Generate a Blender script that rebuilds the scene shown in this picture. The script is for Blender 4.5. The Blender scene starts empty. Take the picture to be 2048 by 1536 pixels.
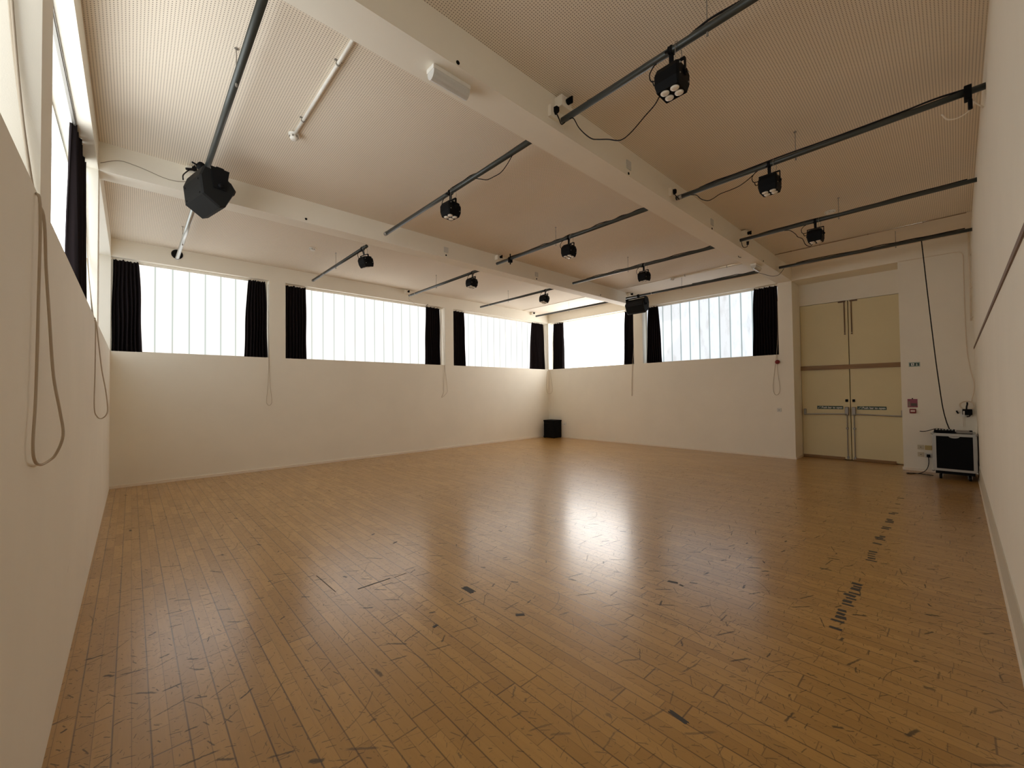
import bpy, bmesh, math, random
from mathutils import Vector, Matrix
random.seed(7)
C = bpy.context.scene.collection
PI = math.pi
# ------------------------------------------------------------------ measured room (metres)
W = -9.613      # plane of the left wall
D = -8.666      # plane of the near right wall
SILL = 2.034
HEAD = 3.445
CEIL = 3.715
RD = 0.549      # depth of the door recess
CAM = (-9.379, -8.479, 1.35)
BARS = dict(a=-8.866, b=-6.880, c=-4.910, d=-2.950, e=-0.965)
BZ = 3.5
# ------------------------------------------------------------------ node helpers
class NT:
    def __init__(s, name):
        s.m = bpy.data.materials.new(name); s.m.use_nodes = True
        s.t = s.m.node_tree; s.t.nodes.clear()
        s.out = s.t.nodes.new('ShaderNodeOutputMaterial')
    def n(s, typ, **kw):
        nd = s.t.nodes.new(typ)
        for k, v in kw.items(): setattr(nd, k, v)
        return nd
    def put(s, inp, v):
        if isinstance(v, bpy.types.NodeSocket): s.t.links.new(v, inp)
        else: inp.default_value = v
    def M(s, op, a, b=None, c=None, clamp=False):
        nd = s.n('ShaderNodeMath', operation=op, use_clamp=clamp)
        s.put(nd.inputs[0], a)
        if b is not None: s.put(nd.inputs[1], b)
        if c is not None: s.put(nd.inputs[2], c)
        return nd.outputs[0]
    def mix(s, f, a, b, blend='MIX'):
        nd = s.n('ShaderNodeMix', data_type='RGBA', blend_type=blend)
        s.put(nd.inputs[0], f); s.put(nd.inputs[6], a); s.put(nd.inputs[7], b)
        return nd.outputs[2]
    def pos(s):
        g = s.n('ShaderNodeNewGeometry'); x = s.n('ShaderNodeSeparateXYZ')
        s.t.links.new(g.outputs['Position'], x.inputs[0])
        return g.outputs['Position'], x.outputs[0], x.outputs[1], x.outputs[2]
    def comb(s, x, y, z):
        nd = s.n('ShaderNodeCombineXYZ'); s.put(nd.inputs[0], x); s.put(nd.inputs[1], y); s.put(nd.inputs[2], z)
        return nd.outputs[0]
    def noise(s, vec, scale, detail=3, rough=.5):
        nd = s.n('ShaderNodeTexNoise'); s.put(nd.inputs['Vector'], vec)
        nd.inputs['Scale'].default_value = scale; nd.inputs['Detail'].default_value = detail
        nd.inputs['Roughness'].default_value = rough
        return nd.outputs['Fac']
    def white(s, vec, dim='3D'):
        nd = s.n('ShaderNodeTexWhiteNoise', noise_dimensions=dim)
        if dim == '1D': s.put(nd.inputs['W'], vec)
        else: s.put(nd.inputs['Vector'], vec)
        return nd.outputs['Value'], nd.outputs['Color']
    def ramp(s, f, lo, hi):
        nd = s.n('ShaderNodeMapRange'); s.put(nd.inputs[0], f)
        nd.inputs[1].default_value = lo; nd.inputs[2].default_value = hi
        return nd.outputs[0]
    def bump(s, h, strength=.2, dist=.01):
        nd = s.n('ShaderNodeBump'); s.put(nd.inputs['Height'], h)
        nd.inputs['Strength'].default_value = strength; nd.inputs['Distance'].default_value = dist
        return nd.outputs[0]
    def principled(s, col, rough=.6, metal=0., spec=.5, normal=None, **kw):
        p = s.n('ShaderNodeBsdfPrincipled')
        s.put(p.inputs['Base Color'], col); s.put(p.inputs['Roughness'], rough)
        p.inputs['Metallic'].default_value = metal; p.inputs['Specular IOR Level'].default_value = spec
        if normal is not None: s.put(p.inputs['Normal'], normal)
        for k, v in kw.items(): s.put(p.inputs[k.replace('_', ' ')], v)
        s.t.links.new(p.outputs[0], s.out.inputs[0])
        return p

def col4(c): return (c[0], c[1], c[2], 1)
def srgb(r, g, b):
    f = lambda v: (v/255/12.92 if v/255 <= .04045 else ((v/255+.055)/1.055)**2.4)
    return (f(r), f(g), f(b), 1)

def simple(name, col, rough=.6, metal=0., spec=.5, var=.06, scale=30):
    t = NT(name); P, x, y, z = t.pos()
    n = t.noise(P, scale, 3)
    c = t.mix(n, tuple(v*(1-var) for v in col[:3])+(1,), tuple(min(1, v*(1+var)) for v in col[:3])+(1,))
    t.principled(c, rough, metal, spec)
    return t.m

def paint(name, col, rough=.75, grime=True):
    t = NT(name); P, x, y, z = t.pos()
    n1 = t.noise(P, 1.3, 4, .6); n2 = t.noise(P, 260, 2)
    c = t.mix(t.ramp(n1, .3, .75), col4(tuple(v*.95 for v in col[:3])), col4(col))
    if grime:   # scuffs at hand and foot height: irregular dirty smears
        mp = t.n('ShaderNodeMapping'); t.put(mp.inputs['Vector'], P); mp.inputs['Scale'].default_value = (1, 1, 2.6)
        n3 = t.noise(mp.outputs[0], 3.1, 6, .72)
        low = t.M('MULTIPLY', t.ramp(z, 1.7, .5), 1.0, clamp=True)
        m = t.M('MULTIPLY', t.ramp(n3, .66, .8), low, clamp=True)
        c = t.mix(t.M('MULTIPLY', m, .22), c, (.30, .24, .17, 1))
    t.principled(c, rough, 0, .35, t.bump(n2, .12, .002))
    return t.m

MW = paint('cream_paint', (.90, .853, .742))
MW2 = paint('cream_paint_clean', (.90, .853, .742), grime=False)
MDOOR = paint('yellowed_door_paint', (.77, .675, .42), .55)
MSKIRT = simple('shaded_skirting_grey', (.62, .57, .46), .5)
MBEAD = simple('light_bead_paint', (.86, .78, .66), .4)
MWHITE = simple('white_plastic', (.82, .80, .74), .35)
MGREYW = simple('pale_grey_plastic', (.62, .62, .58), .4)
MBLACK = simple('black_metal_paint', (.004, .004, .0045), .6, 0, .12)
MBLACKP = simple('black_plastic', (.004, .004, .0045), .65, 0, .12)
MRUB = simple('black_cable_rubber', (.008, .006, .006), .6, 0, .2)
MTUBE = simple('dark_grey_painted_tube', (.055, .06, .055), .38, .3)
MGALV = simple('galvanised_tube', (.60, .62, .60), .35, .8)
MALU = simple('aluminium', (.42, .42, .40), .38, .9)
MSTEEL = simple('dull_steel', (.32, .30, .27), .45, .6)
MCORD = simple('beige_pull_cord', (.50, .42, .32), .8)
MCABLEW = simple('cream_cable', (.78, .68, .54), .6)
MRED = simple('red_plastic', (.22, .012, .012), .35)
MREDS = simple('mauve_red_card', (.30, .07, .11), .5)
MGREEN = simple('dark_green_sign', (.008, .05, .035), .45)
MSIGNW = simple('sign_white', (.80, .80, .76), .5)
MSIGNG = simple('sign_grey_border', (.42, .48, .42), .5)
MYEL = simple('yellowed_plate', (.55, .42, .17), .5)
MLENS = simple('frosted_lens', (.86, .80, .70), .25)
MGREYP = simple('charcoal_speaker_shell', (.009, .009, .0085), .65, 0, .15)
MTAPE = simple('worn_black_tape', (.045, .04, .035), .6)
MTIMB = None
def timber():
    t = NT('brown_timber'); P, x, y, z = t.pos()
    mp = t.n('ShaderNodeMapping'); t.put(mp.inputs['Vector'], P); mp.inputs['Scale'].default_value = (8, 1, 30)
    n = t.noise(mp.outputs[0], 3, 5, .6)
    t.principled(t.mix(t.ramp(n, .3, .7), (.20, .105, .035, 1), (.33, .19, .07, 1)), .5)
    return t.m
MTIMB = timber()

def cloth_mat():
    t = NT('black_curtain_cloth'); P, x, y, z = t.pos()
    mp = t.n('ShaderNodeMapping'); t.put(mp.inputs['Vector'], P); mp.inputs['Scale'].default_value = (60, 60, 2)
    n = t.noise(mp.outputs[0], 1, 4)
    t.principled(t.mix(n, (.009, .007, .008, 1), (.020, .014, .015, 1)), .95, 0, .1)
    return t.m
MCLOTH = cloth_mat()

def ceiling_mat():
    t = NT('perforated_ceiling_board'); P, x, y, z = t.pos()
    S = .0172
    fx = t.M('SUBTRACT', t.M('FRACT', t.M('DIVIDE', x, S)), .5); fy = t.M('SUBTRACT', t.M('FRACT', t.M('DIVIDE', y, S)), .5)
    d = t.M('SQRT', t.M('ADD', t.M('MULTIPLY', fx, fx), t.M('MULTIPLY', fy, fy)))
    hole = t.ramp(d, .235, .175)
    # holes stop short of the board edges
    n1 = t.noise(P, .9, 4, .6)
    base = t.mix(t.ramp(n1, .3, .75), (.84, .755, .63, 1), (.88, .80, .68, 1))
    # a few scratches
    rot = t.n('ShaderNodeVectorRotate', rotation_type='Z_AXIS'); t.put(rot.inputs['Vector'], P); rot.inputs['Angle'].default_value = .5
    mp = t.n('ShaderNodeMapping'); t.put(mp.inputs['Vector'], rot.outputs[0]); mp.inputs['Scale'].default_value = (.6, 9, 1)
    sc = t.ramp(t.noise(mp.outputs[0], 2.2, 5, .7), .78, .82)
    base = t.mix(t.M('MULTIPLY', sc, .25, clamp=True), base, (.35, .25, .16, 1))
    c = t.mix(t.M('MULTIPLY', hole, .80, clamp=True), base, (.10, .065, .04, 1))
    t.principled(c, .85, 0, .25)
    return t.m
MCEIL = ceiling_mat()
MCEILP = paint('plain_ceiling_board', (.87, .79, .68), grime=False)

def floor_mat():
    t = NT('worn_beech_strip_floor'); P, x, y, z = t.pos()
    BW = .1137
    u = t.M('DIVIDE', t.M('ADD', x, 9.542), BW)
    bi = t.M('FLOOR', u); fu = t.M('FRACT', u)
    us = t.M('MULTIPLY', u, 2.0); si = t.M('FLOOR', us); fs = t.M('FRACT', us)
    rb, _ = t.white(bi, '1D'); rs, _ = t.white(t.M('ADD', si, 91.3), '1D')
    vb = t.M('ADD', t.M('DIVIDE', y, 1.85), t.M('MULTIPLY', rb, 7.3)); vbi = t.M('FLOOR', vb); fvb = t.M('FRACT', vb)
    vs = t.M('ADD', t.M('DIVIDE', y, .42), t.M('MULTIPLY', rs, 11.7)); vsi = t.M('FLOOR', vs); fvs = t.M('FRACT', vs)
    tone, tcol = t.white(t.comb(si, vsi, vbi))
    tone2, _ = t.white(t.comb(bi, vbi, 3.3))
    mp = t.n('ShaderNodeMapping'); t.put(mp.inputs['Vector'], P); mp.inputs['Scale'].default_value = (30, 2.2, 1)
    grain = t.noise(mp.outputs[0], 2.2, 6, .65)
    wide = t.noise(P, .55, 4, .6)
    c = t.mix(t.M('POWER', tone, 1.3), (.38, .200, .050, 1), (.53, .302, .090, 1))
    c = t.mix(t.M('MULTIPLY', t.ramp(tone, .86, .95), .65, clamp=True), c, (.32, .165, .042, 1))
    c = t.mix(t.M('MULTIPLY', tone2, .30), c, (.48, .27, .080, 1))
    c = t.mix(t.M('MULTIPLY', t.ramp(grain, .35, .7), .22, clamp=True), c, (.25, .13, .030, 1))
    c = t.mix(t.M('MULTIPLY', t.ramp(wide, .42, .7), .22, clamp=True), c, (.41, .245, .095, 1))
    # seams
    def edge(f, w): return t.M('SUBTRACT', 1.0, t.ramp(t.M('MINIMUM', f, t.M('SUBTRACT', 1.0, f)), w*.35, w))
    seam = edge(fu, .034)
    bend = edge(fvb, .0024)
    sseam = t.M('MULTIPLY', edge(fs, .034), .45)
    send = t.M('MULTIPLY', edge(fvs, .0065), .50)
    sv = t.ramp(t.noise(P, 2.3, 3), .3, .75)
    lines = t.M('MAXIMUM', t.M('MULTIPLY', t.M('MAXIMUM', seam, bend), t.M('ADD', .5, t.M('MULTIPLY', sv, .5))), t.M('MAXIMUM', sseam, send))
    c = t.mix(t.M('MULTIPLY', lines, .95, clamp=True), c, (.050, .020, .007, 1))
    # scratches and gouges: a short stroke in each cell, turned at random
    def strokes(scale, ln, wd, off, dens, mostly_across=0., curve=0.):
        v = t.n('ShaderNodeTexVoronoi'); v.feature = 'F1'
        q = t.n('ShaderNodeVectorMath', operation='ADD'); t.put(q.inputs[0], P); q.inputs[1].default_value = (off, off*1.7, 0)
        f = t.n('ShaderNodeVectorMath', operation='MULTIPLY'); t.put(f.inputs[0], q.outputs[0]); f.inputs[1].default_value = (1, 1, 0)
        t.put(v.inputs['Vector'], f.outputs[0]); v.inputs['Scale'].default_value = scale
        loc = t.n('ShaderNodeVectorMath', operation='SUBTRACT'); t.put(loc.inputs[0], f.outputs[0]); t.put(loc.inputs[1], v.outputs['Position'])
        sc = t.n('ShaderNodeSeparateColor'); t.put(sc.inputs[0], v.outputs['Color'])
        ang = t.M('MULTIPLY', t.M('SUBTRACT', sc.outputs[0], .5), 6.283*(1-mostly_across))
        r = t.n('ShaderNodeVectorRotate', rotation_type='Z_AXIS'); t.put(r.inputs['Vector'], loc.outputs[0]); t.put(r.inputs['Angle'], ang)
        sx = t.n('ShaderNodeSeparateXYZ'); t.put(sx.inputs[0], r.outputs[0])
        X = sx.outputs[0]; Y = sx.outputs[1]
        if curve: Y = t.M('ADD', Y, t.M('MULTIPLY', t.M('MULTIPLY', X, X), curve))
        wob = t.M('MULTIPLY', t.M('SUBTRACT', t.noise(P, 38, 3, .7), .5), wd*3.0)
        Y = t.M('ADD', Y, wob)
        L = t.M('MULTIPLY', t.M('ADD', .35, sc.outputs[2]), ln)
        a = t.M('SUBTRACT', 1.0, t.ramp(t.M('DIVIDE', t.M('ABSOLUTE', X), L), .7, 1.0), clamp=True)
        wv = t.M('MULTIPLY', t.M('ADD', .4, t.M('MULTIPLY', sc.outputs[0], 1.2)), wd)
        b = t.M('SUBTRACT', 1.0, t.ramp(t.M('DIVIDE', t.M('ABSOLUTE', Y), wv), .5, 1.0), clamp=True)
        keep = t.M('LESS_THAN', sc.outputs[1], dens)
        return t.M('MULTIPLY', t.M('MULTIPLY', a, b), keep)
    worn = t.ramp(t.noise(P, .42, 3, .6), .30, .52)
    worn = t.M('MULTIPLY', worn, t.ramp(x, -.3, -3.0), clamp=True)
    near = t.M('ADD', .35, t.M('MULTIPLY', worn, .65))
    s1 = t.M('MULTIPLY', strokes(14, .022, .0021, 0., .85, .6), near)
    s2 = t.M('MULTIPLY', strokes(5, .062, .0048, 5.3, .62, .7), worn)
    s3 = t.M('MULTIPLY', strokes(2.4, .16, .0026, 11.1, .65, 0., 1.5), near)
    s4 = t.M('MULTIPLY', strokes(3.4, .034, .0075, 17.9, .36, .5), worn)
    s5 = t.M('MULTIPLY', strokes(1.1, .30, .0020, 23.9, .5, 0., .9), .6)
    chips = t.M('MULTIPLY', t.ramp(t.noise(P, 30, 3, .8), .66, .72), t.M('ADD', .15, t.M('MULTIPLY', worn, .85)))
    s6 = t.M('MULTIPLY', strokes(24, .012, .0017, 31.9, .75, .3), near)
    tot = t.M('MAXIMUM', t.M('MAXIMUM', t.M('MULTIPLY', s1, .80), t.M('MULTIPLY', s6, .6)), t.M('MAXIMUM', t.M('MULTIPLY', s2, .88), t.M('MAXIMUM', t.M('MULTIPLY', s3, .6), t.M('MAXIMUM', s4, t.M('MAXIMUM', t.M('MULTIPLY', s5, .8), t.M('MULTIPLY', chips, .55))))))
    # faint long drag marks running along the boards
    mp2 = t.n('ShaderNodeMapping'); t.put(mp2.inputs['Vector'], P); mp2.inputs['Scale'].default_value = (22, 1.3, 1)
    drag = t.M('MULTIPLY', t.ramp(t.noise(mp2.outputs[0], 1.6, 6, .8), .56, .70), .34, clamp=True)
    c = t.mix(drag, c, (.24, .125, .05, 1))
    c = t.mix(t.M('MULTIPLY', tot, .88, clamp=True), c, (.040, .026, .014, 1))
    cup = t.M('MULTIPLY', t.M('POWER', t.M('ABSOLUTE', t.M('SUBTRACT', fu, .5)), 2.0), 1.6)
    h = t.M('ADD', t.M('MULTIPLY', t.M('ADD', lines, t.M('MULTIPLY', tot, .12)), -.5), t.M('ADD', t.M('MULTIPLY', grain, .12), cup))
    h = t.M('ADD', h, t.M('MULTIPLY', t.M('MULTIPLY', fu, t.M('SUBTRACT', tone2, .5)), 1.6))
    rough = t.M('ADD', .24, t.M('ADD', t.M('MULTIPLY', tot, .3), t.M('MULTIPLY', wide, .14)))
    p = t.principled(c, rough, 0, .5, t.bump(h, .30, .0014)); p.inputs['Coat Weight'].default_value = .50; p.inputs['Coat Roughness'].default_value = .215; p.inputs['Coat IOR'].default_value = 1.6
    return t.m
MFLOOR = floor_mat()

def glass_mat(name, axis, first, step, strength, tint, var=.10, trans=.35):
    """translucent channel glass lit by the daylight behind it"""
    t = NT(name); P, x, y, z = t.pos()
    c = x if axis == 'x' else y
    u = t.M('DIVIDE', t.M('SUBTRACT', c, first), step)
    i = t.M('FLOOR', u); f = t.M('FRACT', u)
    r1, rc = t.white(t.M('ADD', i, first*3.7), '1D')
    col = t.mix(r1, tint, (tint[0]*.85, tint[1]*.79, tint[2]*.74, 1))
    e = t.M('MINIMUM', f, t.M('SUBTRACT', 1.0, f))
    joint = t.M('SUBTRACT', 1.0, t.ramp(e, .035, .075), clamp=True)
    core = t.M('SUBTRACT', 1.0, t.ramp(e, .006, .016), clamp=True)
    mp = t.n('ShaderNodeMapping'); t.put(mp.inputs['Vector'], P); mp.inputs['Scale'].default_value = (4.0, 4.0, 1.2)
    dirt = t.M('MULTIPLY', t.ramp(t.noise(mp.outputs[0], 2.2, 4, .6), .5, .85), .5, clamp=True)
    col = t.mix(joint, col, (tint[0]*.34, tint[1]*.38, tint[2]*.355, 1))
    col = t.mix(core, col, (tint[0]*.42, tint[1]*.46, tint[2]*.42, 1))
    col = t.mix(dirt, col, (tint[0]*.45, tint[1]*.38, tint[2]*.32, 1))
    em = t.n('ShaderNodeEmission'); t.put(em.inputs[0], col); em.inputs[1].default_value = strength
    tr = t.n('ShaderNodeBsdfTranslucent'); t.put(tr.inputs[0], t.mix(1.0, col, (trans, trans, trans, 1), 'MULTIPLY'))
    ad = t.n('ShaderNodeAddShader'); t.t.links.new(em.outputs[0], ad.inputs[0]); t.t.links.new(tr.outputs[0], ad.inputs[1])
    t.t.links.new(ad.outputs[0], t.out.inputs[0])
    return t.m

# ------------------------------------------------------------------ mesh helpers
def box(bm, x0, x1, y0, y1, z0, z1):
    v = [bm.verts.new((x, y, z)) for z in (z0, z1) for x, y in ((x0, y0), (x1, y0), (x1, y1), (x0, y1))]
    for f in ((3, 2, 1, 0), (4, 5, 6, 7), (0, 1, 5, 4), (1, 2, 6, 5), (2, 3, 7, 6), (3, 0, 4, 7)):
        bm.faces.new([v[i] for i in f])
    return v
def bevbox(bm, x0, x1, y0, y1, z0, z1, r, seg=2):
    t = bmesh.new(); box(t, x0, x1, y0, y1, z0, z1)
    bmesh.ops.bevel(t, geom=t.edges[:], offset=r, segments=seg, affect='EDGES', profile=.5)
    merge(bm, t)
def merge(bm, t):
    me = bpy.data.meshes.new('tmp'); t.to_mesh(me); t.free(); bm.from_mesh(me); bpy.data.meshes.remove(me)
def ring_loft(bm, rings, cap=True):
    prev = None; first = None
    for r in rings:
        cur = [bm.verts.new(p) for p in r]
        if prev:
            n = len(cur)
            for i in range(n): bm.faces.new((prev[i], prev[(i+1) % n], cur[(i+1) % n], cur[i]))
        else: first = cur
        prev = cur
    if cap:
        bm.faces.new(first[::-1]); bm.faces.new(prev)
def cyl(bm, p0, p1, r, seg=16, r2=None):
    p0 = Vector(p0); p1 = Vector(p1); d = (p1-p0).normalized()
    a = d.orthogonal().normalized(); b = d.cross(a)
    r2 = r if r2 is None else r2
    ring_loft(bm, [[p+(a*math.cos(2*PI*i/seg)+b*math.sin(2*PI*i/seg))*rr for i in range(seg)] for p, rr in ((p0, r), (p1, r2))])
def lathe(bm, prof, centre, axis=(0, 0, 1), seg=24):
    ax = Vector(axis).normalized(); a = ax.orthogonal().normalized(); b = ax.cross(a); c = Vector(centre)
    ring_loft(bm, [[c+ax*h+(a*math.cos(2*PI*i/seg)+b*math.sin(2*PI*i/seg))*r for i in range(seg)] for r, h in prof])
def smooth_pts(pts, k=6):
    P = [Vector(p) for p in pts]
    if len(P) < 3: return P
    out = []
    for i in range(len(P)-1):
        p0 = P[i-1] if i else P[0]*2-P[1]; p1 = P[i]; p2 = P[i+1]; p3 = P[i+2] if i+2 < len(P) else P[-1]*2-P[-2]
        for j in range(k):
            s = j/k
            out.append(.5*((2*p1)+(p2-p0)*s+(2*p0-5*p1+4*p2-p3)*s*s+(3*p1-p0-3*p2+p3)*s**3))
    out.append(P[-1]); return out
def tube(bm, pts, r, seg=6, smooth=True):
    P = smooth_pts(pts) if smooth else [Vector(p) for p in pts]
    rings = []; a = None
    for i, p in enumerate(P):
        d = (P[min(i+1, len(P)-1)]-P[max(i-1, 0)])
        d = d.normalized() if d.length > 1e-9 else Vector((0, 0, 1))
        if a is None: a = d.orthogonal().normalized()
        a = (a-d*a.dot(d))
        a = a.normalized() if a.length > 1e-6 else d.orthogonal().normalized()
        b = d.cross(a)
        rings.append([p+(a*math.cos(2*PI*k/seg)+b*math.sin(2*PI*k/seg))*r for k in range(seg)])
    ring_loft(bm, rings)
def B(fn=None, *a):
    bm = bmesh.new()
    if fn: fn(bm, *a)
    return bm
def obj(name, bm, mat, parent=None, smooth=False):
    bmesh.ops.recalc_face_normals(bm, faces=bm.faces[:])
    me = bpy.data.meshes.new(name); bm.to_mesh(me); bm.free()
    if smooth:
        for f in me.polygons: f.use_smooth = True
    me.materials.append(mat)
    o = bpy.data.objects.new(name, me); C.objects.link(o)
    if parent:
        o.parent = parent
        r = parent
        off = Vector((0, 0, 0))
        while r: off += r.location; r = r.parent
        if not parent.get('_local'): o.location = -off
    return o
def tag(o, label, cat, group=None):
    o['label'] = label; o['category'] = cat
    if group: o['group'] = group
    return o
def thing(name, label, cat, loc=(0, 0, 0), group=None, local=False):
    o = bpy.data.objects.new(name, None); C.objects.link(o); o.location = loc
    o.empty_display_size = .1
    tag(o, label, cat, group)
    if local: o['_local'] = 1
    return o
def struct(name, bm, mat, parent=None):
    o = obj(name, bm, mat, parent)
    if not parent: o['kind'] = 'structure'
    return o
def copy_tree(o, parent=None):
    c = o.copy(); C.objects.link(c); c.parent = parent
    for ch in [k for k in C.objects if k.parent == o]: copy_tree(ch, c)
    return c

# ------------------------------------------------------------------ room shell
T = .30
AW = [(W, -7.541), (-7.274, -3.745), (-3.502, 0.0)]            # window openings in the far wall
BWN = [(-2.913, 0.0), (-6.105, -3.164)]                        # openings in the end wall (y)
LWN = [(-2.93, 0.0), (-6.095, -3.16), (D, -6.35)]              # openings in the left wall (y)
bm = B(box, W-T, RD+.3, D-.3, T, -.12, 0); struct('floor', bm, MFLOOR)
bm = B(box, W-T, RD+.3, D-.3, T, CEIL, CEIL+.12); struct('ceiling', bm, MCEIL)
bm = bmesh.new()
for y0, y1 in ((D, -6.35), (-6.095, -3.155), (-2.93, 0)): box(bm, -1.085, 0, y0, y1, CEIL-.010, CEIL)
struct('trim_1', bm, MCEILP)
# far wall (with corner posts)
bm = bmesh.new()
box(bm, W-T, T, 0, T, 0, SILL); box(bm, W-T, T, 0, T, HEAD, CEIL)
box(bm, -7.541, -7.274, 0, T, SILL, HEAD); box(bm, -3.745, -3.502, 0, T, SILL, HEAD)
box(bm, 0, T, 0, T, SILL, HEAD); box(bm, W-T, W, 0, T, SILL, HEAD)
struct('wall_back', bm, MW)
# end wall with doors
bm = bmesh.new()
box(bm, 0, T, -6.105, 0, 0, SILL); box(bm, 0, T, -6.105, 0, HEAD, CEIL)
box(bm, 0, T, -3.164, -2.913, SILL, HEAD)
box(bm, 0, RD+.1, -6.344, -6.105, 0, CEIL)
box(bm, 0, RD+.1, -7.848, -6.344, HEAD, CEIL)                  # over the recess
box(bm, RD, RD+.1, -7.848, -6.344, 3.017, HEAD)                # above the doors, at the back of the recess
box(bm, 0, RD+.1, D-.05, -7.848, 0, CEIL)
struct('wall_end', bm, MW)
# left wall
bm = bmesh.new()
box(bm, W-T, W, D-.05, 0, 0, SILL); box(bm, W-T, W, D-.05, 0, HEAD, CEIL)
box(bm, W-T, W, -3.16, -2.93, SILL, HEAD); box(bm, W-T, W, -6.35, -6.095, SILL, HEAD)
struct('wall_left', bm, MW)
# plain wall on the right of the frame
bm = bmesh.new(); box(bm, W-T, RD+.3, D-.3, D, 0, CEIL); struct('wall_right', bm, MW)
# beams
struct('trim_2', B(box, W, 0, -3.155, -2.930, HEAD, CEIL), MW2)
struct('trim_3', B(box, W, 0, -6.350, -6.095, HEAD, CEIL), MW2)
# baseboards
def skirt(x0, x1, y0, y1, h):
    return B(box, x0, x1, y0, y1, 0, h)
bm = skirt(W, 0, -.014, 0, .042); struct('baseboard_back', bm, MBEAD)
bm = bmesh.new(); box(bm, -.014, 0, -6.358, 0, 0, .038); box(bm, 0, RD, -6.358, -6.344, 0, .038)
box(bm, -.014, 0, D, -7.834, 0, .045); struct('baseboard_end', bm, MBEAD)
bm = bmesh.new(); box(bm, W, 0, D, D+.006, .018, .235); struct('baseboard_right', bm, MSKIRT)  # the skirting's shaded face is put into its grey colour
bm = bmesh.new(); box(bm, W, 0, D, D+.016, 0, .02); struct('trim_4', bm, MBEAD)
# brown rail line on the plain wall
struct('trim_5', B(box, W, 0, D, D+.007, 1.925, 1.953), simple('brown_rail_stain', (.19, .115, .075), .6))

# ------------------------------------------------------------------ windows
G = .20
def window(n, axis, a, b, plane, out, strength, tint, first, step, trans=.35):
    """axis: direction along the wall; plane: wall face; out: +1/-1 outward direction"""
    p0, p1 = sorted((plane+out*G, plane+out*(G+.028)))
    q0, q1 = sorted((plane+out*(G-.012), plane+out*(G+.04)))
    fw = .022
    bm = bmesh.new()
    def bb(s, e, z0, z1, c0, c1):
        if axis == 'x': box(bm, s, e, c0, c1, z0, z1)
        else: box(bm, c0, c1, s, e, z0, z1)
    bb(a, b, SILL, SILL+fw, q0, q1); bb(a, b, HEAD-fw, HEAD, q0, q1)
    bb(a, a+fw, SILL+fw, HEAD-fw, q0, q1); bb(b-fw, b, SILL+fw, HEAD-fw, q0, q1)
    fr = struct('window_%d' % n, bm, MWHITE)
    bm = bmesh.new()
    def b2(s, e, z0, z1, c0, c1):
        if axis == 'x': box(bm, s, e, c0, c1, z0, z1)
        else: box(bm, c0, c1, s, e, z0, z1)
    b2(a+fw, b-fw, SILL+fw, HEAD-fw, p0, p1)
    obj('pane', bm, glass_mat('channel_glass_%d' % n, axis, first, step, strength, tint, trans=trans), fr)
KA, KB1, KB2, KL = .50, 1.85, .30, 1.55
TN = (1.0, .985, .965, 1); TB = (.86, .93, 1.0, 1); TC = (.90, .96, 1.0, 1)
window(1, 'x', AW[0][0], AW[0][1], 0, 1, KA, TN, -9.109, .2165, 0)
window(2, 'x', AW[1][0], AW[1][1], 0, 1, KA, TN, -6.755, .2165, 0)
window(3, 'x', AW[2][0], AW[2][1], 0, 1, KA, TN, -2.89, .2178, 0)
window(4, 'y', BWN[0][0], BWN[0][1], 0, 1, KB1, (.98, .99, 1.0, 1), -2.70, .222)
window(5, 'y', BWN[1][0], BWN[1][1], 0, 1, KB2, TB, -5.37, .2205, .22)
window(6, 'y', LWN[0][0], LWN[0][1], W, -1, KL*.35, TC, -2.70, .22, 0)
window(7, 'y', LWN[1][0], LWN[1][1], W, -1, KL, TC, -5.9, .22, 0)
window(8, 'y', LWN[2][0], LWN[2][1], W, -1, KL*.6, TC, -8.4, .22, 0)

# curtain rails
def rail(axis, a, b, plane, out, label, mat=None):
    c = plane+out*.095
    bm = bmesh.new()
    for dz, hw in ((.004, .012), (.014, .006)):
        if axis == 'x': box(bm, a+.01, b-.01, c-hw, c+hw, HEAD-dz-.008, HEAD-dz+.004)
        else: box(bm, c-hw, c+hw, a+.01, b-.01, HEAD-dz-.008, HEAD-dz+.004)
    tag(obj('curtain_rail', bm, mat or MW2), label, 'curtain rail', 'curtain rails above the windows')
rail('x', *AW[0], 0, 1, 'cream curtain rail over the leftmost window of the far wall')
rail('x', *AW[1], 0, 1, 'cream curtain rail over the middle window of the far wall')
rail('x', *AW[2], 0, 1, 'cream curtain rail over the far wall window nearest the room corner')
rail('y', *BWN[0], 0, 1, 'cream curtain rail over the brightest window, just right of the room corner')
rail('y', *BWN[1], 0, 1, 'cream curtain rail over the bluish window left of the double doors')
rail('y', *LWN[1], W, -1, 'grey curtain rail at the left edge above the left wall window', MSTEEL)

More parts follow.
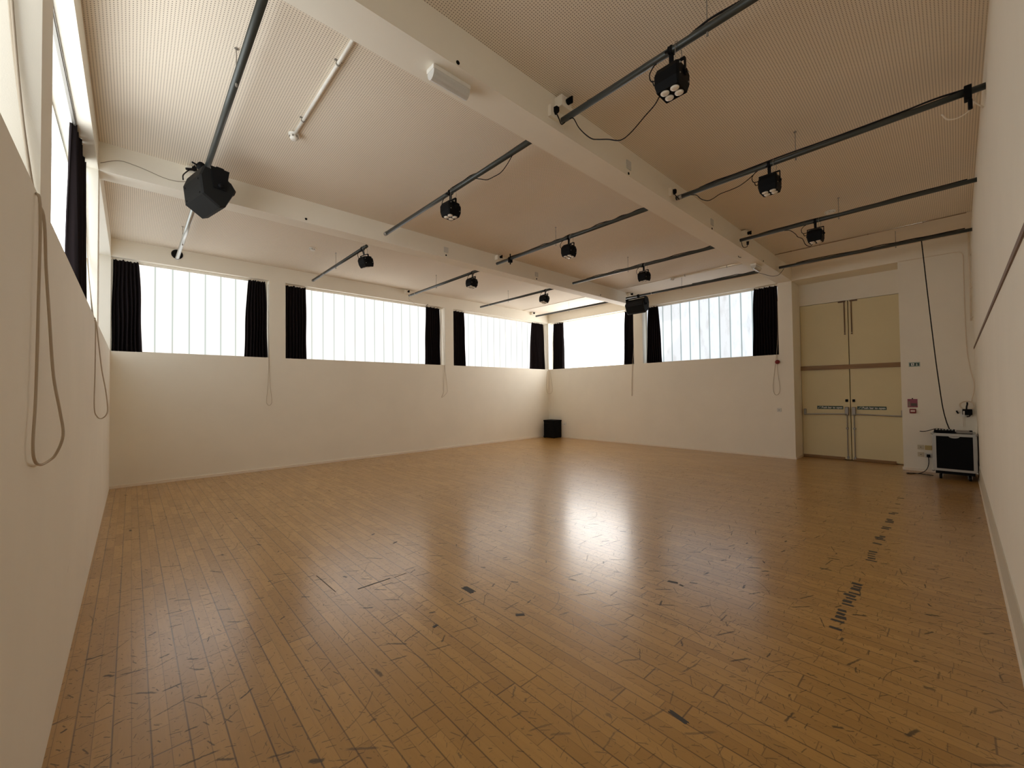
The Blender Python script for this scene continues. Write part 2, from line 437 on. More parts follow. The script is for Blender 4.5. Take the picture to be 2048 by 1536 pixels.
# ------------------------------------------------------------------ curtains
def curtain(axis, t0, t1, b0, b1, plane, out, label, seed, top=HEAD-.012, bot=SILL+.004):
    rnd = random.Random(seed); nx, nz = 90, 22
    wid = abs(b1-b0); folds = max(4, round(wid/.052)); ph = [rnd.uniform(-.7, .7) for _ in range(6)]
    base = plane+out*.095
    bm = bmesh.new(); sheets = []
    for side in (0, 1):
        grid = []
        for j in range(nz+1):
            v = j/nz; row = []
            bl = v**.55
            lo = t0+(b0-t0)*bl; hi = t1+(b1-t1)*bl
            for i in range(nx+1):
                u = i/nx
                uu = u+.012*math.sin(7*u+ph[0]+1.3*v)+.010*v*math.sin(17*u+ph[1])
                amp = .020+.020*v
                d = amp*math.sin(2*PI*folds*uu+ph[2]+.6*v*math.sin(3*u+ph[3]))+.008*math.sin(11*u+ph[4])
                s = lo+(hi-lo)*u+.004*math.sin(9*v+ph[5]+5*u)
                z = top+(bot-top)*v
                if j == 0: z += .010*math.sin(2*PI*folds*.5*u+ph[1])-.006
                if j == nz: z += .004*math.sin(9*u+ph[2])
                z = max(z, SILL+.002)
                dd = base+out*(d+(.004 if side else 0))
                row.append(bm.verts.new((s, dd, z) if axis == 'x' else (dd, s, z)))
            grid.append(row)
        sheets.append(grid)
        for j in range(nz):
            for i in range(nx):
                bm.faces.new((grid[j][i], grid[j][i+1], grid[j+1][i+1], grid[j+1][i]))
    a, b = sheets
    for i in range(nx):
        bm.faces.new((a[0][i], b[0][i], b[0][i+1], a[0][i+1])); bm.faces.new((a[nz][i], a[nz][i+1], b[nz][i+1], b[nz][i]))
    for j in range(nz):
        bm.faces.new((a[j][0], a[j+1][0], b[j+1][0], b[j][0])); bm.faces.new((a[j][nx], b[j][nx], b[j+1][nx], a[j+1][nx]))
    o = obj('curtain', bm, MCLOTH, smooth=True)
    tag(o, label, 'curtain', 'black curtains drawn back at the windows')
    # white glider hooks showing along the heading
    return o
curtain('x', -9.59, -9.303, -9.605, -9.262, 0, 1, 'black curtain hanging at the left end of the leftmost far wall window', 1)
curtain('x', -7.85, -7.585, -7.915, -7.555, 0, 1, 'black curtain at the right side of the leftmost far wall window', 2)
curtain('x', -7.25, -6.892, -7.262, -6.885, 0, 1, 'black curtain at the left side of the middle far wall window', 3)
curtain('x', -4.223, -3.845, -4.249, -3.840, 0, 1, 'black curtain at the right side of the middle far wall window', 4)
curtain('x', -3.49, -3.107, -3.49, -3.085, 0, 1, 'narrow black curtain at the left side of the far window beside the corner', 5)
curtain('x', -.615, -.14, -.705, -.095, 0, 1, 'brownish black curtain immediately left of the room corner', 6)
curtain('y', -.52, -.14, -.535, -.11, 0, 1, 'dark curtain immediately right of the room corner', 7)
curtain('y', -2.86, -2.62, -2.88, -2.585, 0, 1, 'narrow black curtain below the far loudspeaker, on the brightest window', 8)
curtain('y', -3.535, -3.29, -3.610, -3.235, 0, 1, 'black curtain at the left side of the bluish window', 9)
curtain('y', -6.075, -5.655, -6.090, -5.612, 0, 1, 'wide black curtain on the bluish window, next to the door recess', 10)
curtain('y', -7.75, -6.64, -7.80, -6.62, W, -1, 'black curtain at the pillar end of the nearest left wall window', 12)
curtain('y', -3.98, -3.30, -4.02, -3.42, W, -1, 'black curtain seen edge on in the left wall window', 11)

# ------------------------------------------------------------------ doors
dy0, dym, dy1 = -7.848, -7.108, -6.344
XD = RD
def leaf(n, y0, y1):
    return struct('door_%d' % n, B(box, XD, XD+.05, y0+.006, y1-.006, .012, 3.009), MDOOR)
dl = leaf(1, dym, dy1); dr = leaf(2, dy0, dym)
def doorparts(leaf_o, yh, yc, sgn):
    # housing at the hinge side, housing at the meeting side, push bar, bolts
    obj('bar_housing', B(bevbox, XD-.045, XD, yh-.020, yh+.020, .835, .955, .006), MSTEEL, leaf_o)
    obj('bar_housing', B(bevbox, XD-.055, XD, yc-.028, yc+.028, .845, 1.000, .008), MSTEEL, leaf_o)
    bm = bmesh.new(); tube(bm, [(XD-.055, yh, .850), (XD-.060, yc, .870)], .011, 10, False)
    obj('push_bar', bm, MSTEEL, leaf_o)
    bm = bmesh.new(); cyl(bm, (XD-.02, yc, .02), (XD-.02, yc, .85), .008, 8)
    box(bm, XD-.032, XD, yc-.018, yc+.018, .58, .61); box(bm, XD-.032, XD, yc-.015, yc+.015, .03, .07)
    obj('floor_bolt', bm, MSTEEL, leaf_o)
    bm = bmesh.new(); cyl(bm, (XD-.015, yc, 2.40), (XD-.015, yc, 3.0), .008, 8)
    cyl(bm, (XD-.030, yc, 2.38), (XD-.002, yc, 2.38), .012, 10)
    box(bm, XD-.025, XD, yc-.09 if sgn < 0 else yc-.02, yc+.02 if sgn < 0 else yc+.09, 2.985, 3.005)
    obj('top_bolt', bm, simple('brown_bolt', (.14, .07, .03), .5), leaf_o)
    bm = bmesh.new(); bevbox(bm, XD-.02, XD, yc-.02, yc+.02, 1.095, 1.145, .005); cyl(bm, (XD-.028, yc, 1.118), (XD, yc, 1.118), .013, 12)
    obj('lock', bm, MBLACKP, leaf_o)
doorparts(dl, -6.400, -7.055, 1); doorparts(dr, -7.822, -7.158, -1)
obj('drop_seal', B(box, XD-.03, XD, dym+.10, dy1-.01, .004, .05), MTIMB, dl)
obj('drop_seal', B(box, XD-.03, XD, dy0+.13, dym-.03, .004, .05), MTIMB, dr)
obj('meeting_strip', B(box, XD-.010, XD, dym+.006, dym+.034, 1.9, 3.01), MDOOR, dl)
struct('door_gap_backing', B(box, XD+.052, XD+.09, dy0, dy1, 0, 3.03), simple('dark_door_backing', (.02, .014, .008), .9))  # dark sheet added behind the leaves: keeps gaps dark, stops daylight leaking
bm = bmesh.new(); box(bm, XD-.03, XD, dy0+.03, dy1-.004, 1.718, 1.800)
tag(obj('timber_rail', bm, MTIMB), 'brown timber rail fixed across both door leaves', 'rail')

def text_mesh(body, size, centre, width=None, bold=.0):
    cu = bpy.data.curves.new('txt', 'FONT'); cu.body = body; cu.size = size; cu.extrude = .0006; cu.offset = bold
    cu.align_x = 'CENTER'; cu.align_y = 'CENTER'
    o = bpy.data.objects.new('txt', cu); C.objects.link(o)
    dg = bpy.context.evaluated_depsgraph_get(); me = bpy.data.meshes.new_from_object(o.evaluated_get(dg))
    C.objects.unlink(o); bpy.data.objects.remove(o)
    xs = [v.co.x for v in me.vertices]; cur = max(xs)-min(xs); k = (width/cur) if width else 1
    R = Matrix(((0, 0, -1), (-1, 0, 0), (0, 1, 0)))
    for v in me.vertices: v.co = R @ Vector((v.co.x*k, v.co.y, v.co.z))+Vector(centre)
    bm = bmesh.new(); bm.from_mesh(me); bpy.data.meshes.remove(me); return bm
def door_sign(y0, y1, zc, label):
    t = thing('door_sign', label, 'sign', (XD, (y0+y1)/2, zc), 'push bar signs on the doors')
    obj('sign_plate', B(box, XD-.004, XD, y1, y0, zc-.030, zc+.030), MGREEN, t)
    w = y0-y1
    obj('lettering', text_mesh('Push bar to open', .048, (XD-.005, y0-w*.575, zc), w*.78, .0012), MSIGNW, t)
    bm = bmesh.new(); tube(bm, [(XD-.0055, y0-w*.03, zc-.002), (XD-.0055, y0-w*.058, zc-.016), (XD-.0055, y0-w*.115, zc+.018)], .0032, 6, False)
    obj('tick', bm, MSIGNW, t)
    obj('divider', B(box, XD-.0055, XD-.003, y0-w*.150, y0-w*.143, zc-.024, zc+.024), MSIGNW, t)
door_sign(-6.595, -7.000, .985, 'green push bar to open sign on the left door leaf')
door_sign(-7.205, -7.610, .985, 'green push bar to open sign on the right door leaf')

# ------------------------------------------------------------------ signs and fittings on the pier right of the doors
t = thing('exit_sign', 'green exit sign with running figure and down arrow, right of the doors', 'sign', (0, -8.013, 1.725))
obj('backing_plate', B(box, -.004, 0, -8.078, -7.945, 1.690, 1.765), MSIGNG, t)
obj('green_panel', B(box, -.006, -.003, -8.068, -7.955, 1.703, 1.752), MGREEN, t)
bm = bmesh.new(); X = -.008
tube(bm, [(X, -8.039, 1.746), (X, -8.039, 1.715)], .0035, 6, False)
bm.faces.new([bm.verts.new(p) for p in ((X, -8.027, 1.722), (X, -8.051, 1.722), (X, -8.039, 1.706))])
obj('arrow', bm, MSIGNW, t)
bm = bmesh.new()
box(bm, X, X+.002, -8.008, -7.972, 1.708, 1.748)
obj('doorway_pictogram', bm, MSIGNW, t)
bm = bmesh.new(); X = -.0105
cyl(bm, (X, -7.988, 1.743), (X+.002, -7.988, 1.743), .0042, 10)
tube(bm, [(X, -7.989, 1.738), (X, -7.993, 1.726)], .0032, 6, False)
tube(bm, [(X, -7.993, 1.726), (X, -7.984, 1.720), (X, -7.986, 1.710)], .0022, 6, False)
tube(bm, [(X, -7.993, 1.726), (X, -8.000, 1.718), (X, -8.008, 1.714)], .0022, 6, False)
tube(bm, [(X, -7.980, 1.728), (X, -7.989, 1.736), (X, -7.999, 1.732)], .0018, 6, False)
obj('running_figure', bm, MGREEN, t)

t = thing('fire_notice', 'mauve fire action notice above the red call point', 'notice', (0, -7.975, 1.095))
obj('notice_card', B(box, -.004, 0, -8.034, -7.917, 1.028, 1.164), MREDS, t)
obj('text_panel', B(box, -.0055, -.003, -8.026, -7.957, 1.048, 1.095), simple('notice_text_grey', (.12, .085, .075), .6), t)
obj('icon_strip', B(box, -.0055, -.003, -7.947, -7.926, 1.040, 1.125), simple('notice_icon_grey', (.26, .21, .16), .6), t)
obj('hanging_clip', B(box, -.01, 0, -7.983, -7.968, 1.162, 1.178), MBLACKP, t)
t = thing('call_point', 'small red fire alarm call point with white window', 'fire alarm call point', (0, -7.976, .967))
obj('housing', B(bevbox, -.03, 0, -8.015, -7.938, .932, 1.005, .006), MRED, t)
obj('glass_window', B(bevbox, -.033, -.028, -8.003, -7.951, .955, .984, .001), simple('call_point_white', (.75, .60, .55), .3), t)
t = thing('alarm_sounder', 'round dark red alarm sounder under the curtain left of the doors', 'alarm', (0, -6.082, 1.888))
obj('base', B(lathe, [(.040, 0), (.040, .015), (.034, .02)], (0, -6.082, 1.888), (-1, 0, 0)), MRED, t, True)
obj('dome', B(lathe, [(.034, .018), (.042, .03), (.036, .055), (.016, .068)], (0, -6.082, 1.888), (-1, 0, 0)), MRED, t, True)

def plate(name, x, y, z, hw, hh, label, cat, group=None, mat=None, face='x', dep=.010, extra=None):
    """flat electrical plate on a wall. face x: on the end wall; face y: on a beam face"""
    t = thing(name, label, cat, (x, y, z), group)
    if face == 'x': bm = B(bevbox, x-dep, x, y-hw, y+hw, z-hh, z+hh, .002)
    else: bm = B(bevbox, x-hw, x+hw, y-dep, y, z-hh, z+hh, .002)
    obj('faceplate', bm, mat or MWHITE, t)
    if extra: extra(t)
    return t
def holes(x, y, z, face='x', n=1):
    def f(t):
        bm = bmesh.new()
        for k in range(n):
            o = (k-(n-1)/2)*.03
            if face == 'x': box(bm, x-.0118, x-.009, y+o-.008, y+o+.008, z-.004, z+.004)
            else: box(bm, x+o-.008, x+o+.008, y-.0118, y-.009, z-.004, z+.004)
        obj('opening', bm, MBLACKP, t)
    return f
G4 = 'electrical plates low on the wall beside the flight case'
plate('socket', 0, -8.054, .388, .037, .036, 'pale wall plate, upper left of four beside the flight case', 'socket', G4, simple('aged_plate', (.62, .55, .40), .5), extra=holes(0, -8.054, .388))
plate('socket', 0, -8.142, .384, .040, .036, 'yellowed wall plate, upper right of four beside the flight case', 'socket', G4, MYEL)
plate('socket', 0, -8.054, .270, .037, .036, 'pale wall plate, lower left of four beside the flight case', 'socket', G4, simple('aged_plate_b', (.62, .55, .40), .5), extra=holes(0, -8.054, .270))
plate('socket', 0, -8.142, .262, .040, .036, 'wall socket with the black plug in it, lower right of four', 'socket', G4, MGREYW, extra=lambda t: obj('switch', B(box, -.014, -.009, -8.172, -8.160, .265, .28), MWHITE, t))
plate('wall_plate', 0, -6.086, .940, .035, .035, 'small square wall plate between the bluish window and the doors', 'wall plate', None, MGREYW, extra=holes(0, -6.086, .94))
plate('socket', 0, -.60, .405, .070, .042, 'double wall socket just right of the black case in the corner', 'socket', extra=holes(0, -.60, .395, 'x', 2))
# plug and its lead
t = thing('power_lead', 'black plug and lead running down the wall to the flight case', 'cable', (0, -8.142, .25))
obj('plug', B(bevbox, -.045, -.010, -8.160, -8.120, .235, .280, .006), MBLACKP, t)
bm = bmesh.new(); tube(bm, [(-.035, -8.14, .235), (-.035, -8.142, .15), (-.05, -8.12, .05), (-.20, -8.07, .008), (-.42, -7.98, .008), (-.45, -7.93, .008), (-.40, -7.91, .008), (-.34, -8.02, .008), (-.40, -8.20, .008)], .005)
obj('flex', bm, MRUB, t, True)

# ------------------------------------------------------------------ flight case
cx0, cx1, cy0, cy1, cz0, cz1 = -.62, -.10, -8.645, -8.212, .125, .668
t = thing('flight_case', 'black flight case with aluminium edges on castors in the right corner', 'flight case', ((cx0+cx1)/2, (cy0+cy1)/2, 0))
obj('body', B(box, cx0+.006, cx1-.006, cy0+.006, cy1-.006, cz0+.006, cz1-.006), MBLACK, t)
bm = bmesh.new(); e = .034; th = .005
for (a0, a1, b0, b1) in ((cy0, cy0+e, cz0, cz1), (cy1-e, cy1, cz0, cz1), (cy0+e, cy1-e, cz0, cz0+e), (cy0+e, cy1-e, cz1-e, cz1)):
    box(bm, cx0-th, cx0+.01, a0, a1, b0, b1)
for (a0, a1, b0, b1) in ((cx0, cx0+e, cz0, cz1), (cx1-e, cx1, cz0, cz1), (cx0+e, cx1-e, cz0, cz0+e), (cx0+e, cx1-e, cz1-e, cz1)):
    box(bm, a0, a1, cy1-.01, cy1+th, b0, b1); box(bm, a0, a1, cy0-th, cy0+.01, b0, b1)
for (a0, a1, b0, b1) in ((cx0, cx0+e, cy0, cy1), (cx1-e, cx1, cy0, cy1), (cx0+e, cx1-e, cy0, cy0+e), (cx0+e, cx1-e, cy1-e, cy1)):
    box(bm, a0, a1, b0, b1, cz1-.01, cz1+th)
obj('edge_frame', bm, MALU, t)
obj('front_lid', B(bevbox, cx0-.003, cx0+.02, cy0+e, cy1-e, cz0+e, cz1-e, .002), MBLACK, t)
for yy in (cy0, cy1):
    for zz in (cz0, cz1):
        bm = bmesh.new(); bmesh.ops.create_uvsphere(bm, u_segments=14, v_segments=8, radius=.019, matrix=Matrix.Translation((cx0+.006, yy, zz)))
        obj('ball_corner', bm, MALU, t, True)
bm = bmesh.new()
ring_loft(bm, [[(cx0-.012, -8.43+.055*math.cos(k*PI/8)*s, cz1-.034-.026*abs(math.sin(k*PI/8))*s*(1 if k <= 8 else .15)) for k in range(16)] for s in (1.,)] + [[(cx0-.001, -8.43+.055*math.cos(k*PI/8), cz1-.034-.026*abs(math.sin(k*PI/8))*(1 if k <= 8 else .15)) for k in range(16)]])
obj('butterfly_latch', bm, MALU, t)
obj('dolly_board', B(box, cx0+.02, cx1-.02, cy0+.02, cy1-.02, .080, .122), MBLACK, t)
bm = bmesh.new(); cyl(bm, (cx0+.05, cy0+.07, .085), (cx0+.05, cy1-.07, .085), .007, 8); obj('axle_rail', bm, MSTEEL, t)
for xx in (cx0+.07, cx1-.07):
    for yy in (cy0+.07, cy1-.07):
        bm = bmesh.new(); cyl(bm, (xx, yy-.014, .034), (xx, yy+.014, .034), .034, 18)
        w = obj('castor', bm, MRUB, t, True)
        bm = bmesh.new(); box(bm, xx-.02, xx+.02, yy-.022, yy-.018, .03, .098); box(bm, xx-.02, xx+.02, yy+.018, yy+.022, .03, .098); box(bm, xx-.025, xx+.025, yy-.022, yy+.022, .092, .1)
        o = bpy.data.objects.new('castor_fork', None)
        bmesh.ops.recalc_face_normals(bm, faces=bm.faces[:]); me = bpy.data.meshes.new('castor_fork'); bm.to_mesh(me); bm.free(); me.materials.append(MALU)
        o = bpy.data.objects.new('castor_fork', me); C.objects.link(o); o.parent = w
# gear on top of the case
zt = cz1+.006
t = thing('lighting_desk', 'low black control desk lying on top of the flight case', 'control desk', (-.42, -8.36, zt))
obj('chassis', B(bevbox, -.55, -.30, -8.44, -8.225, zt, zt+.042, .006), MBLACKP, t)
for i in range(6):
    bm = bmesh.new(); box(bm, -.52, -.50, -8.42+i*.032, -8.405+i*.032, zt+.04, zt+.052); obj('fader', bm, MGREYW, t)
    bm = bmesh.new(); cyl(bm, (-.44, -8.415+i*.032, zt+.04), (-.44, -8.415+i*.032, zt+.055), .006, 8); obj('knob', bm, MGREYW, t)
t = thing('power_strip', 'flat silver and black rack unit on the right of the case top', 'rack unit', (-.35, -8.53, zt))
obj('chassis', B(bevbox, -.50, -.25, -8.615, -8.45, zt, zt+.030, .003), MSTEEL, t)
obj('end_block', B(bevbox, -.50, -.46, -8.612, -8.582, zt+.030, zt+.046, .003), MBLACKP, t)
t = obj('loose_cable', B(tube, [(-.07, -8.055, .650), (-.12, -8.09, .652), (-.22, -8.15, .672), (-.34, -8.23, .715), (-.42, -8.27, .725), (-.47, -8.33, .722)], .006), MRUB, None, True)
tag(t, 'dark cable sticking out left from the desk on the flight case', 'cable')

# black box and cable coil on the wall in the corner
t = thing('wall_box', 'black box hung on a strap in the right corner above the case', 'junction box', (0, -8.56, .95))
obj('housing', B(bevbox, -.07, -.004, -8.625, -8.522, .925, 1.012, .008), MBLACKP, t)
obj('strap', B(tube, [(-.05, -8.565, 1.01), (-.05, -8.568, 1.05), (-.045, -8.575, 1.085), (-.03, -8.575, 1.115)], .010), MRUB, t, True)
obj('plate', B(bevbox, -.012, 0, -8.55, -8.50, .895, .945, .002), MWHITE, t)
obj('hanging_lead', B(tube, [(-.05, -8.60, .925), (-.055, -8.59, .905), (-.05, -8.565, .898)], .008), MRUB, t, True)
obj('grey_plug', B(bevbox, -.085, -.07, -8.545, -8.53, .925, .985, .003), MWHITE, t)
bm = bmesh.new()
for k in range(3):
    r = .068+.006*k
    tube(bm, [(-.02-.006*k, -8.573+r*math.cos(a*PI/8), 1.070+r*.85*math.sin(a*PI/8)) for a in range(17)], .003)
tube(bm, [(-.02, -8.635, 1.09), (-.025, -8.645, .98), (-.02, -8.625, .90)], .003)
tag(obj('cable_coil', bm, MCABLEW, None, True), 'thin coil of cream cable around the corner box', 'cable')
tag(obj('small_plug', B(tube, [(-.02, -8.462, .985), (-.025, -8.468, .965), (-.02, -8.480, .945)], .010), MRUB, None, True), 'small black plug hanging left of the corner box', 'plug')
tag(obj('lead_pair', B(lambda b: (tube(b, [(-.008, -8.527, .90), (-.008, -8.53, .74)], .002, 6, False), tube(b, [(-.008, -8.545, .90), (-.008, -8.548, .74)], .002, 6, False))), MCABLEW), 'pair of thin leads hanging from the corner box to the case', 'cable')
# surface cable from the recess line down the corner
P = [(-.008, -7.86, 3.446), (-.008, -8.117, 3.446), (-.008, -8.341, 3.444), (-.008, -8.529, 3.438), (-.008, -8.575, 3.40), (-.008, -8.583, 3.30), (-.008, -8.583, 2.99), (-.008, -8.584, 2.375), (-.008, -8.592, 1.914), (-.010, -8.616, 1.646), (-.012, -8.648, 1.43), (-.012, -8.648, 1.30), (-.012, -8.620, 1.13)]
tag(obj('surface_cable', B(tube, P, .0055), MCABLEW, None, True), 'painted cable along the band above the doors and down the right corner', 'cable')
bm = bmesh.new(); cyl(bm, (-.075, D+.022, 2.35), (-.075, D+.022, CEIL), .011, 10)
for z in (2.4, 2.85, 3.35): box(bm, -.092, -.058, D, D+.03, z-.008, z+.008)
tag(obj('conduit', bm, MCABLEW, None, True), 'vertical cream conduit in the top right corner', 'conduit')
bm = bmesh.new(); cyl(bm, (-1.098, D+.05, CEIL-.008), (-1.098, -6.36, CEIL-.008), .006, 8)
for y in (-8.2, -7.6, -7.0, -6.6): box(bm, -1.108, -1.088, y-.006, y+.006, CEIL-.016, CEIL)
tag(obj('conduit', bm, simple('brown_grey_conduit', (.36, .27, .18), .6), None, True), 'thin ceiling conduit between the last two bars above the doors', 'conduit')

# ------------------------------------------------------------------ bars
def bar(key, y0, y1, label, ties=(), rods=(), mat=None, endcap=None, galv=None):
    x = BARS[key]
    t = thing('lighting_bar', label, 'lighting bar', (x, (y0+y1)/2, BZ), 'tubular lighting bars under the ceiling')
    bm = bmesh.new()
    if galv:
        cyl(bm, (x, y0, BZ), (x, galv, BZ), .0235, 20); obj('tube', bm, MTUBE, t, True)
        bm = bmesh.new(); cyl(bm, (x, galv, BZ), (x, y1, BZ), .0235, 20); obj('bare_tube', bm, MGALV, t, True)
    else:
        cyl(bm, (x, y0, BZ), (x, y1, BZ), .0235, 20); obj('tube', bm, mat or MTUBE, t, True)
    if endcap is not None:
        bm = bmesh.new(); cyl(bm, (x, endcap-.02, BZ), (x, endcap+.03, BZ), .026, 20); obj('end_collar', bm, MSTEEL, t, True)
    for r in rods:
        bm = bmesh.new(); cyl(bm, (x, r, BZ-.045), (x, r, CEIL), .0032, 6); cyl(bm, (x, r, BZ-.05), (x, r, BZ-.03), .007, 8)
        cyl(bm, (x, r, CEIL-.006), (x, r, CEIL), .012, 10)
        obj('hanger_rod', bm, MSTEEL, t)
    for r in ties:
        bm = bmesh.new(); cyl(bm, (x, r-.006, BZ), (x, r+.006, BZ), .0262, 16); obj('tape_band', bm, simple('pale_tape', (.62, .58, .50), .5), t, True)
    return t
N1, F1 = -2.93+.06, -.30
bar('a', -2.86, -.27, 'leftmost bar of the far bay, bare galvanised tube behind the near loudspeaker', rods=(-1.2,), mat=MGALV, endcap=-.30)
bar('b', -2.70, -.29, 'dark bar over the middle far wall window, second from the left in the far bay', rods=(-1.475,), ties=(-.9,), endcap=-.32)
bar('c', -2.86, -.36, 'dark bar of the far bay ending at the small black socket over the far windows', rods=(-1.45,), ties=(-.42, -.62))
bar('d', -2.86, -.40, 'dark bar of the far bay over the window beside the corner', rods=(-1.43,), ties=(-.75,))
bar('e', -2.86, -.415, 'thin looking dark bar of the far bay running close to the room corner', rods=(-1.614,))
bar('a', -6.06, -3.22, 'long dark bar at top left that carries the near loudspeaker', rods=(-5.2,), galv=-3.30)
bar('b', -6.06, -3.31, 'dark bar of the middle bay with the leftmost stage light there', endcap=-3.33)
bar('c', -6.04, -3.31, 'dark bar in the centre of the middle bay', rods=(-4.61,), ties=())
bar('d', -6.05, -3.345, 'fourth dark bar of the middle bay, beside the long cream ceiling conduit', rods=(-4.58,))
bar('e', -6.05, -3.315, 'dark bar of the middle bay that carries the far loudspeaker', rods=(-4.63,), ties=(-3.95,))
bar('b', D, -6.40, 'large nearest dark bar crossing the top of the picture', rods=(-7.52,))
bar('c', D, -6.392, 'long dark bar of the near bay reaching the cream cable loop on the right', rods=(-7.52,), endcap=-6.44)
bar('d', D, -6.403, 'dark bar of the near bay whose light hangs below the round smoke detector', rods=(-7.53,))
bar('e', D, -6.385, 'dark bar of the near bay directly above the double doors', rods=(-7.9,))

# ------------------------------------------------------------------ stage lights
def make_light():
    t = thing('stage_light', '', 'stage light', (0, 0, 0), 'four lens stage lights on the bars', local=True)
    bm = bmesh.new()
    def rect(hx, hy, z, c=.012): return [(hx-c, -hy, z), (hx, -hy+c, z), (hx, hy-c, z), (hx-c, hy, z), (-hx+c, hy, z), (-hx, hy-c, z), (-hx, -hy+c, z), (-hx+c, -hy, z)]
    ring_loft(bm, [rect(.050, .060, -.118), rect(.070, .074, -.130), rect(.086, .080, -.165), rect(.084, .080, -.225), rect(.066, .070, -.272, .006), rect(.062, .066, -.272, .006), rect(.062, .066, -.268, .006)])
    body = obj('housing', bm, MBLACK, t)
    for sx in (-1, 1):
        for sy in (-1, 1):
            bm = bmesh.new(); lathe(bm, [(.0265, 0), (.0265, .006), (.020, .011), (.008, .013)], (sx*.030, sy*.032, -.267), (0, 0, -1), 20)
            obj('lens', bm, MLENS, t, True)
    bm = bmesh.new()
    for s in (-1, 1):
        box(bm, -.011, .011, s*.086-.003, s*.086+.003, -.200, -.094)
    bevbox(bm, -.012, .012, -.089, .089, -.098, -.090, .002)
    obj('yoke', bm, MBLACK, t)
    for s in (-1, 1):
        bm = bmesh.new(); cyl(bm, (0, s*.084, -.180), (0, s*.098, -.180), .013, 12, .011); obj('tilt_knob', bm, MBLACKP, t, True)
    bm = bmesh.new()
    box(bm, -.007, .007, -.013, .013, -.091, -.022)
    ring = [(.030*math.cos(a), .030*math.sin(a)) for a in [math.radians(q) for q in range(-60, 241, 20)]]
    for yy in (-.012,):
        rin = [(.0245*math.cos(a), .0245*math.sin(a)) for a in [math.radians(q) for q in range(-60, 241, 20)]]
        ring_loft(bm, [[(x_, yy, z_), (x_, yy+.024, z_), (a_*1.0, yy+.024, b_), (a_, yy, b_)] for (x_, z_), (a_, b_) in zip(ring, rin)])
    cyl(bm, (-.02, 0, -.036), (-.052, 0, -.036), .006, 8); box(bm, -.060, -.050, -.014, .014, -.042, -.030)
    obj('hook_clamp', bm, MBLACKP, t)
    bm = bmesh.new(); tube(bm, [(.02, -.02, -.1), (.035, -.05, -.05), (.03, -.045, .01), (0, -.04, .034), (-.03, -.04, .01), (-.03, -.04, -.04), (-.02, -.03, -.1)], .0022)
    obj('safety_wire', bm, MSTEEL, t, True)
    bm = bmesh.new(); tube(bm, [(.0, .070, -.125), (.005, .135, -.12), (0, .150, -.07), (0, .12, -.03), (0, .10, -.025)], .004)
    tube(bm, [(.0, .070, -.14), (0, .115, -.16), (0, .13, -.12)], .004)
    obj('power_tail', bm, MRUB, t, True)
    # pale screw heads
    for sx in (-1, 1):
        for sz in (-.150, -.215):
            bm = bmesh.new(); cyl(bm, (sx*.058, -.079, sz), (sx*.058, -.0835, sz), .005, 8); obj('screw', bm, MALU, t)
    return t
light = make_light()
LIGHTS = [
 ('b', -7.298, 0, 0, 'largest nearest black stage light, four pale lenses, at top right of centre'),
 ('c', -7.306, 0, 0, 'black stage light on the near bay bar with the long sagging cable, pale lenses showing'),
 ('d', -7.290, 0, 0, 'black stage light above the left door edge, near the round smoke detector'),
 ('b', -4.845, 4, 1, 'leftmost black stage light of the middle bay, lens face seen from below'),
 ('c', -4.850, 3, 2, 'black stage light hanging in the centre of the middle bay'),
 ('d', -4.880, -6, -3, 'black stage light of the middle bay above the far loudspeaker'),
 ('b', -2.560, 12, -16, 'black stage light above the middle far wall window, leftmost of the far bay'),
 ('c', -2.652, 0, 8, 'black stage light above the right curtain of the middle far window'),
 ('d', -2.615, -4, 14, 'smallest farthest black stage light, close to the room corner'),
]
for i, (k, y, rz, ry, lab) in enumerate(LIGHTS):
    o = light if i == 0 else copy_tree(light)
    o.location = (BARS[k], y, BZ); o.rotation_euler = (0, math.radians(ry), math.radians(rz)); o['label'] = lab

